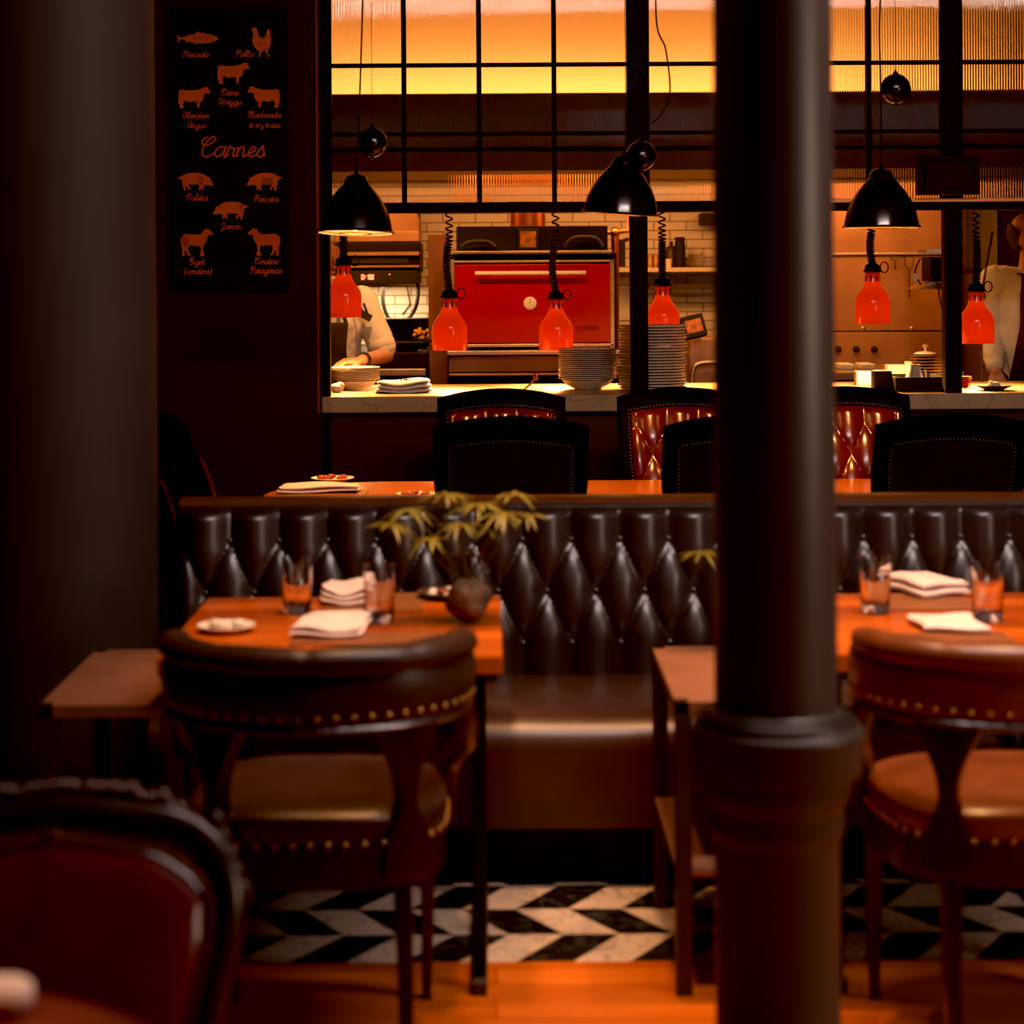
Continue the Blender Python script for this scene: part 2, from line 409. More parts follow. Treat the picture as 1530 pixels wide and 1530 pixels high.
# ---- counter of the pass
ct = MB().box(X0, XR - .02, Y_WALL - .0, 10.18, CZ - .07, CZ)
o = ct.build('pass_counter', M['counter'], bevel=.004); tag(o, 'long pale stone counter top of the kitchen pass under the heat lamps', 'counter')

# ================================================================== MENU BOARD
YS = Y_WALL - .0127
BX0, BZ1 = W(250, 11, YS); BX1, BZ0 = W(432, 437, YS)
bc = ((BX0 + BX1) / 2, (BZ0 + BZ1) / 2)
bd = empty('menu_board', (bc[0], YS, bc[1]), 'tall black menu board with orange animal drawings and handwriting on the dark wall', 'sign')
hw, hh = (BX1 - BX0) / 2, (BZ1 - BZ0) / 2
MB().box(-hw, hw, 0, .012, -hh, hh).build('panel', M['board'], bd, bevel=.002)
def bl(px, py):
    x, z = W(px, py, YS); return x - bc[0], z - bc[1]
def zA(p): return bl(240 + p[0] / 7.65, 20 + p[1] / 7.65)
def zB(p): return bl(240 + p[0] / 6.375, 190 + p[1] / 6.375)
def drawing(name, pts, f, marks=()):
    mb = MB(); P = cr([(*f(p), 0) for p in pts], 3, True)
    mb.prism([(p.x, p.y) for p in P], -.0025, -.0003)
    o = mb.build(name, M['orange_paint'], bd)
    if marks:
        k = MB()
        for a, b, w in marks:
            (x0, z0), (x1, z1) = f(a), f(b); d = Vector((x1 - x0, z1 - z0)); n = Vector((-d.y, d.x)).normalized() * w * .5
            k.prism([(x0 + n.x, z0 + n.y), (x0 - n.x, z0 - n.y), (x1 - n.x, z1 - n.y), (x1 + n.x, z1 + n.y)], -.0032, -.0024)
        k.build('cut_mark', M['board'], o)
fish = [(182,235),(215,265),(255,272),(330,248),(395,235),(425,208),(455,222),(540,235),(610,255),(662,282),(640,310),(560,338),(470,345),(420,345),(405,358),(385,342),(330,325),(298,335),(285,312),(250,298),(215,315),(188,342),(200,290)]
drawing('fish_drawing', fish, zA, [((360,258),(410,298),.0022),((425,258),(475,302),.0022),((490,255),(540,298),.0022)])
hen = [(1045,180),(1065,162),(1095,168),(1112,215),(1125,260),(1165,285),(1205,255),(1212,205),(1235,180),(1255,215),(1252,260),(1265,300),(1250,380),(1225,420),(1228,455),(1250,490),(1235,498),(1210,450),(1195,428),(1165,435),(1145,455),(1140,495),(1120,495),(1130,440),(1095,410),(1055,345),(1050,290),(1062,235),(1042,205)]
drawing('hen_drawing', hen, zA, [((1120,345),(1215,350),.002),((1165,405),(1220,408),.002)])
cow = [(655,618),(680,597),(760,602),(850,598),(910,585),(945,568),(962,563),(1000,570),(990,585),(1018,622),(1000,635),(950,642),(940,690),(915,728),(892,745),(893,795),(868,798),(862,735),(830,728),(770,738),(735,718),(710,738),(705,775),(718,800),(670,803),(665,765),(652,750)]
for nm, dx, dy, flip in (('cow_drawing', 0, 0, 0), ('cow_drawing', -447, 278, 0), ('cow_drawing', 0, 272, 1)):
    drawing(nm, [((2012 - x) if flip else x + dx, y + dy) for x, y in cow], zA)
pig = [(160,480),(185,472),(200,470),(240,445),(310,435),(380,440),(420,455),(455,480),(470,475),(478,505),(500,550),(480,558),(440,550),(412,560),(405,580),(418,598),(395,592),(385,575),(378,598),(362,598),(368,565),(355,545),(300,548),(262,552),(285,590),(270,595),(245,565),(235,575),(242,602),(225,602),(212,550),(205,510),(185,490)]
hs = [((360,480),(405,510),.0024),((360,500),(405,530),.0024),((365,520),(405,548),.0024),((378,470),(408,492),.0024)]
drawing('pig_drawing', pig, zB, hs)
drawing('pig_drawing', [(1312 - x + 10, y) for x, y in pig], zB, [((965,488),(1068,488),.0022),((965,504),(1068,504),.0022),((965,520),(1068,520),.0022),((965,534),(1068,534),.0022)])
drawing('pig_drawing', [(1000 - x, y + 275) for x, y in pig], zB, [((750,748),(785,775),.0024),((745,765),(785,798),.0024),((760,742),(788,755),.0024)])
lamb = [(190,1080),(205,1040),(240,1020),(310,1022),(370,1020),(402,1000),(415,975),(445,968),(475,985),(500,1018),(490,1030),(455,1030),(440,1080),(412,1130),(405,1175),(420,1222),(375,1225),(385,1180),(375,1135),(330,1132),(280,1128),(262,1150),(270,1195),(288,1222),(262,1222),(240,1180),(225,1185),(230,1222),(205,1225),(208,1170),(195,1115)]
drawing('lamb_drawing', lamb, zB, [((205,1055),(265,1110),.0026),((200,1075),(258,1128),.0026),((215,1042),(268,1088),.0026),((205,1100),(245,1140),.0026)])
drawing('lamb_drawing', [(1330 - x, y - 4) for x, y in lamb], zB)
# single-line handwriting: strokes in units of the x-height
G = {
'a':(1.2,[[(.92,.85),(.55,1),(.18,.72),(.12,.3),(.38,0),(.7,.25),(.95,.8)],[(1.02,1.08),(.93,.5),(.98,.05),(1.15,.02),(1.35,.25)]]),
'b':(.95,[[(0,.15),(.3,1.0),(.42,1.9),(.25,1.9),(.18,1.0),(.2,.25),(.5,0),(.85,.35),(.75,.85),(.5,.95)],]),
'c':(.85,[[(.8,.8),(.55,1),(.18,.7),(.15,.25),(.45,0),(.95,.25)]]),
'd':(1.2,[[(.85,.85),(.55,1),(.15,.65),(.15,.2),(.45,0),(.8,.4),(1.1,1.9),(.92,.7),(.95,.05),(1.2,.15)]]),
'e':(.85,[[(-.05,.2),(.45,.45),(.72,.75),(.5,1),(.2,.72),(.18,.25),(.45,0),(.95,.25)]]),
'g':(1.05,[[(.9,.85),(.55,1),(.15,.65),(.15,.2),(.45,.02),(.8,.4),(.95,.95),(.85,-.2),(.6,-.9),(.25,-.75),(.5,-.2),(1.15,.2)]]),
'i':(.5,[[(-.05,.15),(.25,.95),(.2,.3),(.35,0),(.6,.2)],[(.3,1.35),(.34,1.45)]]),
'l':(.6,[[(-.05,.15),(.35,1.1),(.45,1.85),(.25,1.85),(.18,.8),(.25,.1),(.4,0),(.7,.2)]]),
'm':(1.45,[[(0,.75),(.15,.95),(.12,0)],[(.12,.5),(.4,.95),(.6,.9),(.6,0)],[(.6,.5),(.85,.95),(1.1,.9),(1.1,.3),(1.2,.02),(1.5,.2)]]),
'n':(1.0,[[(0,.75),(.15,.95),(.12,0)],[(.12,.5),(.4,.95),(.65,.9),(.65,.3),(.75,.02),(1.05,.2)]]),
'o':(.95,[[(.55,1),(.18,.7),(.15,.25),(.5,0),(.85,.35),(.8,.8),(.55,1),(.65,.8),(1.0,.8)]]),
'r':(.8,[[(-.05,.2),(.15,1.05),(.3,.85),(.6,.85),(.55,.3),(.62,.02),(.85,.2)]]),
's':(.75,[[(-.05,.15),(.45,1.1),(.5,.8),(.7,.35),(.45,0),(.1,.12)],[(.5,.03),(.85,.25)]]),
't':(.65,[[(-.05,.15),(.3,1.5),(.25,.4),(.38,0),(.7,.2)],[(.02,1.05),(.6,1.12)]]),
'u':(1.1,[[(0,.8),(.12,.95),(.12,.3),(.35,0),(.7,.3),(.82,.95),(.8,.3),(.9,.02),(1.1,.2)]]),
'y':(1.0,[[(0,.8),(.12,.95),(.12,.35),(.35,.05),(.7,.35),(.85,.95),(.75,-.2),(.5,-.9),(.2,-.75),(.45,-.2),(1.05,.2)]]),
'P':(1.2,[[(.1,.15),(.25,0),(.4,.4),(.6,1.85)],[(.05,1.0),(.05,1.5),(.5,1.95),(1.1,1.8),(1.15,1.3),(.8,1.0),(.5,1.05)]]),
'C':(1.3,[[(.55,1.95),(.2,1.85),(.05,1.45),(.3,1.15),(.9,1.35),(1.2,1.75),(1.0,2.0),(.6,1.7),(.25,.9),(.3,.25),(.65,0),(1.05,.15),(1.3,.4)]]),
'W':(1.9,[[(.0,1.5),(.1,1.85),(.4,1.85),(.35,.8),(.5,.05),(.85,.8),(1.05,1.8),(1.0,.6),(1.15,.05),(1.6,.9),(1.75,1.9)]]),
'A':(1.45,[[(1.2,1.6),(.8,1.95),(.3,1.5),(.1,.6),(.35,.02),(.8,.4),(1.25,1.8),(1.15,.5),(1.25,.05),(1.5,.2)]]),
'M':(2.0,[[(0,1.5),(.1,1.85),(.4,1.8),(.35,.8),(.25,0)],[(.3,.8),(.7,1.75),(.95,1.8),(.9,.8),(.8,0)],[(.85,.8),(1.25,1.75),(1.5,1.8),(1.45,.5),(1.6,.02),(1.95,.2)]]),
'J':(1.0,[[(0,1.2),(.1,1.7),(.5,1.9),(1.0,1.85)],[(.75,1.85),(.65,.5),(.5,-.4),(.2,-.5),(.15,-.2),(.5,.1),(.95,.2)]]),
'G':(1.3,[[(.55,1.95),(.2,1.85),(.05,1.45),(.3,1.15),(.9,1.35),(1.15,1.75),(.95,2.0),(.55,1.7),(.3,1.0),(.5,.7),(.95,1.0),(.9,.2),(.6,-.1),(.25,.05)]]),
'3':(.8,[[(.1,1.3),(.4,1.5),(.65,1.25),(.35,.85),(.7,.45),(.4,0),(.08,.2)]]),
'4':(.85,[[(.5,1.5),(.1,.6),(.75,.6)],[(.6,1.0),(.55,0)]]),
'0':(.85,[[(.4,1.5),(.12,1),(.15,.3),(.4,0),(.68,.5),(.65,1.2),(.4,1.5)]]),
'9':(.8,[[(.65,1.3),(.35,1.5),(.1,1.15),(.35,.8),(.65,1.2),(.6,.5),(.35,0)]]),
',':(.35,[[(.15,.1),(.05,-.25)]]), ' ':(.5,[]),
'(':(.55,[[(.5,1.9),(.15,1.2),(.15,.3),(.35,-.4)]]), ')':(.55,[[(.2,1.9),(.45,1.2),(.35,.3),(.0,-.4)]]),
}
G['ó'] = (.95, G['o'][1] + [[(.5,1.3),(.75,1.6)]]); G['í'] = (.5, [G['i'][1][0], [(.28,1.3),(.5,1.6)]])
def script(text, x0, x1, base, f, xh, w=.0040):
    adv = 0; st = []
    for ch in text:
        a, ss = G[ch]
        for s_ in ss: st.append([(p[0] + adv + p[1] * .18, p[1]) for p in s_])
        adv += a
    k = (x1 - x0) / adv; mb = MB()
    for s_ in st:
        P = [Vector((*f((x0 + p[0] * k, base - p[1] * xh)), 0)) for p in s_]
        P = cr([(p.x, p.y, 0) for p in P], 5)
        mb.tube([(p.x, -.0006, p.y) for p in P], w * .5, 6, flat=None)
    mb.build('lettering', M['orange_paint'], bd)
script('Pescado', 248, 545, 498, zA, 36); script('Pollo', 850, 1055, 494, zA, 36)
script('Carne', 688, 888, 935, zA, 37); script('Waygu', 655, 925, 1042, zA, 37)
script('Aberdeen', 250, 552, 1198, zA, 37); script('Angus', 298, 515, 1310, zA, 37)
script('Madurada', 995, 1372, 1190, zA, 37); script('30, 40 y 90 días', 1005, 1365, 1306, zA, 30, .0034)
script('Carnes', 362, 985, 283, zB, 96, .0085)
script('Paleta', 240, 450, 698, zB, 32); script('Panceta', 885, 1120, 712, zB, 32)
script('Jamón', 572, 765, 972, zB, 32); script('Gigot', 265, 420, 1308, zB, 32); script('(cordero)', 222, 482, 1398, zB, 32)
script('Cordero', 892, 1118, 1304, zB, 32); script('Patagónico', 852, 1150, 1392, zB, 32)
# ================================================================== DINING ROOM
def tuft_h(x, z, a, b, zr, sharp=.42):
    """height of buttoned leather: rows of buttons at zr[0..n], spacing a, rows b apart, alternate rows shifted"""
    zz = min(max(z, zr[0]), zr[1]); w = (zz - zr[0]) / b
    p = x / a + w / 2; q = x / a - w / 2
    base = (abs(math.sin(PI * p)) * abs(math.sin(PI * q))) ** sharp
    j = round(w); xs = x / a - (.5 if j % 2 else 0)
    dx = (xs - round(xs)) * a; dz = zz - (zr[0] + j * b)
    d2 = dx * dx + dz * dz
    return .72 * base + .28 * (1 - math.exp(-d2 / .0011))

# ---- banquette
BQX0, BQX1 = -.885, 2.6
YBF = 6.0
bq = empty('banquette', (BQX0, YBF, 0), 'long brown-black buttoned leather bench seat with its back to the far tables', 'banquette')
L = BQX1 - BQX0
tb_a, tb_b = .1362, .1425
zr = (.545, .545 + 2 * tb_b); xoff = WX(780, YBF, 806) - BQX0
def bfront(u, v):
    x = L * u; z = .40 + .52 * v
    edge = min(1, min(x, L - x) / .05); rnd = math.sqrt(max(0, 1 - (1 - edge) ** 2))
    h = .045 * tuft_h(x - xoff, z, tb_a, tb_b, zr) * rnd + .02 * rnd
    t = max(0, (z - .89) / .03); h = h * math.sqrt(max(0, 1 - min(1, t) ** 2)) if t > 0 else h
    lean = (.93 - z) * .10
    return (x, -h - lean + .0, z)
mb = MB(); mb.grid(440, 66, bfront)
mb.box(0, L, .0, .12, .40, .925); mb.box(0, L, -.06, .02, .30, .42)
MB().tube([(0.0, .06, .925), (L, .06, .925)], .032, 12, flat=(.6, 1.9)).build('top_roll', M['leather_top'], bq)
br_ = mb.build('backrest', M['leather_blk'], bq)
bm_ = MB(); bm_.ball((0, 0, 0), .0085, 12, ry=.006)
b0 = None
for r in range(3):
    z = zr[0] + r * tb_b; k0 = 0 if r % 2 == 0 else .5
    for k in range(-12, 22):
        x = xoff + (k + k0) * tb_a
        if x < .03 or x > L - .9: continue
        y = -.026 - (.93 - z) * .10
        if b0 is None: b0 = bm_.build('button', M['leather_blk'], br_)
        else:
            c = b0.copy(); col.objects.link(c); c.parent = br_
            b0_ = c
        (b0 if len(kids(br_)) == 1 else b0_).location = (x, y, z)
mb = MB()
def seat_fn(u, v):
    a = v * 3.0; x = L * u
    n = .012 * math.sin(x * 4.4) * math.sin(PI * v)
    if a < 1: y = -.04 - .42 * a; z = .455 + .02 * math.sin(PI * a) + n * .4
    elif a < 2:
        t = (a - 1) * PI / 2; y = -.46 - .12 * math.sin(t); z = .36 + .095 * math.cos(t) + n * .3
    else: y = -.58 + .012 * (a - 2); z = .36 - .2 * (a - 2)
    return (x, y, z)
mb.grid(80, 36, seat_fn, flip=True); mb.box(.004, L, -.45, 0, .16, .40)
mb.build('seat', M['leather_seat'], bq)
MB().box(.02, L, -.47, .1, 0, .17).build('plinth', M['blackmat'], bq)

# ---- two-seat wooden tables
def small_table(loc, label):
    t = empty('dining_table', loc, label, 'table', group='square wooden tables along the banquette')
    MB().box(-.375, .375, -.42, .42, .708, .75).build('tabletop', M['table'], t, bevel=.004)
    MB().box(-.36, .36, -.40, .40, .690, .708).build('apron_frame', M['black'], t)
    for sx in (-1, 1):
        f = MB(); x = .32 if sx > 0 else -.27
        f.box(x - .018, x + .018, -.385, .385, 0, .03)
        f.build('foot_bar', M['steel_leg'], t, bevel=.004)
        for y in (-.33, .33):
            MB().box(x - .015, x + .015, y - .015, y + .015, .03, .69).build('leg', M['black'], t, bevel=.003)
    return t
TAX, TBX, TY = -.357, 1.02, 5.04
ta = small_table((TAX, TY, 0), 'square wooden table with the mossy plant ball, left of the round column')
tb = small_table((TBX, TY, 0), 'square wooden table at the right edge with two napkins and two glasses')

# ---- side tables
def side_table(loc, label):
    t = empty('side_table', loc, label, 'table', group='narrow grey metal side tables')
    hx, hy, z = .155, .335, .644
    MB().box(-hx + .03, hx - .03, -hy + .03, hy - .03, z - .022, z - .004).build('tabletop', M['side_top'], t)
    f = MB()
    f.box(-hx, -hx + .032, -hy, hy, z - .03, z).box(hx - .032, hx, -hy, hy, z - .03, z)
    f.box(-hx, hx, -hy, -hy + .032, z - .03, z).box(-hx, hx, hy - .032, hy, z - .03, z)
    f.build('top_frame', M['side_top'], t, bevel=.002)
    s = MB().box(-hx + .002, hx - .002, -hy + .002, hy - .002, .26, .278); s.build('shelf', M['side_top'], t, bevel=.002)
    for sx in (-1, 1):
        for sy in (-1, 1):
            MB().box(sx * (hx - .018) - .018, sx * (hx - .018) + .018, sy * (hy - .018) - .018, sy * (hy - .018) + .018, 0, z - .03).build('leg', M['steel_leg'], t, bevel=.002)
    return t
side_table((-.838, 4.98, 0), 'narrow metal side table standing beside the thick left column')
side_table((.548, 4.98, 0), 'narrow metal side table with lower shelf just left of the round column base')

# ---- cast columns
c1 = WX(1160, 3.75, 1100)
prof = [(0, 0), (.13, 0), (.13, .05), (.11, .08), (.109, .37), (.110, .58), (.113, .592), (.117, .60), (.120, .615), (.117, .635), (.119, .645), (.128, .665), (.131, .68), (.128, .695), (.130, .70), (.147, .705), (.149, .715), (.149, .758), (.151, .768), (.1515, .776), (.149, .783), (.142, .786), (.141, .789), (.141, .795), (.137, .802), (.126, .806), (.115, .810), (.1085, .815), (.108, .83), (.107, 1.2), (.1035, 2.1), (.100, 3.5), (0, 3.5)]
cb = empty('column', (c1, 3.75, 0), 'round grey-brown iron column with moulded collar standing in front of the banquette', 'column')
MB().lathe([p for p in prof if p[1] > .79 or False] , 64).build('shaft', M['column'], cb)
MB().lathe([p for p in prof if p[1] <= .81], 64).build('moulded_base', M['column'], cb)
c2 = -1.168
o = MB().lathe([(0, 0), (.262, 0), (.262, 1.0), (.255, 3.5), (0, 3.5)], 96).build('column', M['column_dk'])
o.location = (c2, 5.75, 0); tag(o, 'thick plain dark column at the left edge beside the bench end', 'column')

# ---- tub armchairs
def tub_chair(loc, label, rail, seatm, rz=0):
    t = empty('tub_armchair', loc, label, 'armchair', rz, 'low round-backed armchairs at the square tables')
    def arc(th, r=0): return Vector(((.295 + r) * math.sin(th), -(.27 + r) * math.cos(th) * (1 if abs(th) < PI / 2 else 1) - .02, 0))
    A = 1.72
    mb = MB(); pts = []; rs = []
    n = 90
    for i in range(n + 1):
        th = -A + 2 * A * i / n; p = arc(th); p.z = .826; pts.append(p)
        cren = abs(math.sin(th * 4.5)) ** .35; rs.append(.033 * (.84 + .16 * cren) * min(1, .55 + 6 * min(i, n - i) / n))
    mb.tube(pts, rs, 14, flat=(.95, 1.15)); mb.build('rolled_rail', rail, t)
    mb = MB()
    def band(u, v, r):
        th = -A + 2 * A * u; p = arc(th, r + (.012 * math.sin(PI * v))); p.z = .705 + .115 * v; return p
    mb.grid(80, 8, lambda u, v: band(u, v, .018)); mb.grid(80, 8, lambda u, v: band(u, v, -.03), flip=True)
    mb.grid(80, 1, lambda u, v: band(u, 0, .018 - .048 * v), flip=True)
    mb.build('back_band', rail, t)
    nails = []
    for i in range(30):
        th = -A + 2 * A * (i + .5) / 30; p = arc(th, .022); nails.append((p.x, p.y, .722))
    mb = MB(); mb.tube([(*arc(-A + 2 * A * i / 60, -.004)[:2], .697) for i in range(61)], .020, 10, flat=(.7, 1.5)); mb.build('wooden_rail', M['wood_dk'], t)
    # vase-shaped back posts
    out = [(-.060,.70),(-.052,.66),(-.030,.61),(-.019,.565),(-.022,.53),(-.046,.475),(-.052,.455),(-.050,.40),(.050,.40),(.052,.455),(.046,.475),(.022,.53),(.019,.565),(.030,.61),(.052,.66),(.060,.70)]
    P = [(p.x, p.z) for p in cr([(x, 0, z) for x, z in out], 3, True)]
    for s_ in (-1, 1):
        th = s_ * .68; p = arc(th)
        mb = MB(); mb.prism(P, -.02, .02, T(p.x, p.y + .005, 0) @ RZ(th * .8)); mb.build('back_post', M['wood_dk'], t, bevel=.005)
        th = s_ * 1.5; p = arc(th); q = Vector((s_ * .25, .13, .44))
        mb = MB(); mb.tube(cr([(p.x, p.y, .70), (p.x + s_ * .01, p.y + .05, .62), (q.x + s_ * .015, q.y - .01, .54), (q.x, q.y, .42)], 6), .022, 8, flat=(1, 1.2)); mb.build('arm_post', M['wood_dk'], t)
    # seat
    def sfn(u, v):
        a = 2 * PI * u; k = 1.0
        ca, sa = math.cos(a), math.sin(a); e = (abs(ca) ** 3.2 + abs(sa) ** 3.2) ** (-1 / 3.2)
        if v < .3: r = 1 - .05 * (1 - v / .3) ** 2; z = .455 + .052 * (v / .3)
        else: w = (v - .3) / .7; r = math.cos(w * PI / 2) ; z = .507 + .048 * math.sin(w * PI / 2) 
        return (.262 * e * r * ca, .262 * e * r * sa + .0, z)
    MB().grid(64, 24, sfn, wrap=True).build('seat_cushion', seatm, t)
    mb = MB()
    def rail_(u, v, k):
        a = 2 * PI * u; ca, sa = math.cos(a), math.sin(a); e = (abs(ca) ** 3.2 + abs(sa) ** 3.2) ** (-1 / 3.2)
        return (k * e * ca, k * e * sa, .375 + .085 * v)
    mb.grid(64, 1, lambda u, v: rail_(u, v, .258), wrap=True); mb.grid(64, 1, lambda u, v: rail_(u, v, .21), wrap=True, flip=True)
    mb.grid(64, 1, lambda u, v: rail_(u, 0, .21 + .048 * v), wrap=True); mb.grid(64, 1, lambda u, v: rail_(u, 1, .258 - .048 * v), wrap=True)
    mb.build('seat_rail', M['wood_dk'], t)
    for i in range(48):
        a = 2 * PI * i / 48; ca, sa = math.cos(a), math.sin(a); e = (abs(ca) ** 3.2 + abs(sa) ** 3.2) ** (-1 / 3.2)
        nails.append((.262 * e * ca, .262 * e * sa, .466))
    n0 = None
    for p in nails:
        if n0 is None: n0 = o_ = MB().ball((0, 0, 0), .0058, 10).build('brass_nail', M['brass'], t)
        else: o_ = n0.copy(); col.objects.link(o_); o_.parent = t
        o_.location = p
    for s_ in (-1, 1):
        mb = MB(); mb.tube([(s_ * .215, .21, .40), (s_ * .215, .215, .36), (s_ * .213, .22, .2), (s_ * .21, .225, 0)], [.026, .026, .02, .014], 4, smooth=False); mb.build('leg', M['wood_dk'], t, bevel=.003)
        mb = MB(); mb.tube(cr([(s_ * .175, -.2, .42), (s_ * .18, -.215, .3), (s_ * .185, -.24, .15), (s_ * .185, -.29, 0)], 5), [.028 - .0007 * i for i in range(16)], 4, smooth=False); mb.build('leg', M['wood_dk'], t, bevel=.003)
    return t
tub_chair((WX(478, 4.42, 1000), 4.42, 0), 'dark brown round-backed armchair with brass nails at the table with the plant', M['leather_rail'], M['leather_seat'])
tub_chair((WX(1500, 4.40, 1000), 4.42, 0), 'cognac round-backed armchair with brass nails right of the round column', M['leather_tan'], M['leather_tan'], .1)

# ---- high-backed nailhead dining chairs
def hb_chair(loc, label, group, rz=0):
    t = empty('dining_chair', loc, label, 'chair', rz, group)
    def hwid(v): return .225 + .035 * min(1, v * 1.4)
    def top(x): return 1.062 + .038 * (1 - (x / .26) ** 2) ** 1 * (1 if abs(x) < .26 else 0) ** 1
    def cv(z): t_ = (z - .42) / .68; return -.20 - .04 * t_ - .17 * t_ * t_
    def pos(u, v, off):   # u -1..1, v 0..1
        x = u * hwid(v); z = .42 + (top(x) - .42) * v
        return Vector((x, cv(z) + off, z))
    def slab2(off, nu, nv):
        mb = MB()
        def g(u, v, f):
            u = -math.cos(PI * u); v = .5 - .5 * math.cos(PI * v)
            d = min((1 - abs(u)) * .26, (1 - v) * .68, v * .68 + .02) / .022
            k = math.sqrt(max(0, 1 - (1 - min(1, d)) ** 2)); return pos(u, v, f * k)
        mb.grid(nu, nv, lambda u, v: g(u, v, off), flip=True); mb.grid(nu, nv, lambda u, v: g(u, v, -off)); return mb
    def slab(u0, u1, v0, v1, f0, f1, nu, nv):
        mb = MB()
        g = lambda u, v, o: pos(u0 + (u1 - u0) * u, v0 + (v1 - v0) * v, o)
        mb.grid(nu, nv, lambda u, v: g(u, v, f1), flip=True); mb.grid(nu, nv, lambda u, v: g(u, v, f0))
        for e in (0, 1):
            mb.grid(1, nv, lambda u, v, e=e: g(e, v, f0 + (f1 - f0) * u), flip=bool(1 - e))
            mb.grid(nu, 1, lambda u, v, e=e: g(u, e, f0 + (f1 - f0) * v), flip=bool(e))
        return mb
    def merge(o):
        bm = bmesh.new(); bm.from_mesh(o.data); bmesh.ops.remove_doubles(bm, verts=bm.verts, dist=.0004); bm.normal_update(); bm.to_mesh(o.data); bm.free(); return o
    merge(slab2(.034, 40, 44).build('back_frame', M['leather_grn'], t))
    fz = (.58, .94)
    def fpan(u, v):
        uu = -.80 + 1.6 * u; vv = .06 + .83 * v; p = pos(uu, vv, .03)
        ed = min(1, min(u, 1 - u, v * 1.3, (1 - v) * 1.3) / .06)
        p.y += .008 + .03 * tuft_h(p.x, p.z, .125, .12, (.60, .96), .4) * math.sqrt(max(0, 1 - (1 - ed) ** 2)); return p
    MB().grid(84, 96, fpan, flip=True).build('tufted_panel', M['leather_red'], t)
    MB().grid(12, 16, lambda u, v: pos(-.77 + 1.54 * u, .06 + .80 * v, -.034 - .004 - .008 * math.sin(PI * u) * math.sin(PI * v))).build('back_panel', M['leather_dk'], t)
    for off, k, vt in ((-.037, .79, .872), (.037, .83, .905)):
        mb = MB()
        path = [(-k, .08 + (vt - .08) * i / 40) for i in range(41)] + [(-k + 2 * k * i / 34, vt) for i in range(35)] + [(k, .08 + (vt - .08) * i / 40) for i in range(41)]
        for u, v in path: mb.ball(pos(u, v, off), .0038, 6)
        mb.build('nail_trim', M['old_brass'], t)
    MB().box(-.245, .245, -.22, .25, .40, .475).build('seat', M['leather_red'], t, bevel=.025, seg=4)
    MB().box(-.235, .235, -.2, .235, .335, .40).build('seat_rail', M['wood_dk'], t, bevel=.004)
    for s_ in (-1, 1):
        MB().tube([(s_ * .21, .21, .36), (s_ * .205, .215, 0)], [.028, .017], 4, smooth=False).build('leg', M['wood_dk'], t)
        MB().tube([(s_ * .205, -.19, .38), (s_ * .205, -.2, .25), (s_ * .2, -.27, 0)], [.026, .024, .018], 4, smooth=False).build('leg', M['wood_dk'], t)
    return t
YN, YF = 7.47, 8.27      # seat centres of near and far rows
g1 = 'high-backed chairs seen from behind, near side of the long table'
g2 = 'high-backed tufted chairs facing the room, far side of the long table'
ch = hb_chair((WX(763, 7.15, 650), YN, 0), 'black high-backed chair seen from behind, standing above the plant', g1)
dup(ch, (WX(1104, 7.15, 650), YN, 0), 'black high-backed chair seen from behind, half hidden behind the round column', 0, g1)
dup(ch, (WX(1418, 7.15, 650), YN, 0), 'black high-backed chair seen from behind, at the right edge above the bench', 0, g1)
dup(ch, (WX(749, 8.6, 600), YF, 0), 'red tufted chair facing the room, its top showing behind the chair above the plant', PI, g2)
dup(ch, (WX(1019, 8.6, 600), YF, 0), 'red tufted chair facing the room, just left of the round column', PI, g2)
dup(ch, (WX(1266, 8.6, 600), YF, 0), 'red tufted chair facing the room, just right of the round column', PI, g2)
g3 = 'chairs at the left end of the long table'
dup(ch, (-.965, 7.16, 0), 'nearer of the two dark chairs turned sideways beside the thick left column', -.95, g3)
dup(ch, (-.90, 7.86, 0), 'farther of the two dark chairs turned sideways beside the thick left column', -1.05, g3)

# ---- long table behind the banquette
lt = empty('long_table', (.9, 7.94, 0), 'long orange-brown wooden table with a rounded end behind the bench', 'table')
mb = MB(); x0, x1, hy = WX(392, 7.9, 740) - .9, 2.4 - .9, .47
poly = [(x0 + .47 - .47 * math.sin(PI * i / 24), hy * math.cos(PI * i / 24)) for i in range(25)] + [(x1, -hy), (x1, hy)]
n = len(poly); mb.add([(x, y, .71) for x, y in poly] + [(x, y, .75) for x, y in poly], [tuple(range(n))[::-1] if False else tuple(range(n)), tuple(range(n, 2 * n))[::-1]] + [(i, i + n, (i + 1) % n + n, (i + 1) % n) for i in range(n)])
bm = bmesh.new(); o = mb.build('tabletop', M['table2'], lt, bevel=.006); bm.from_mesh(o.data); bmesh.ops.recalc_face_normals(bm, faces=bm.faces); bm.to_mesh(o.data); bm.free()
for x in (-1.05, 0.1, 1.2):
    MB().lathe([(0, 0), (.24, 0), (.24, .02), (.05, .04), (.04, .1), (.04, .66), (.12, .69), (.12, .71), (0, .71)], 24, T(x, 0, 0)).build('pedestal_leg', M['black'], lt)

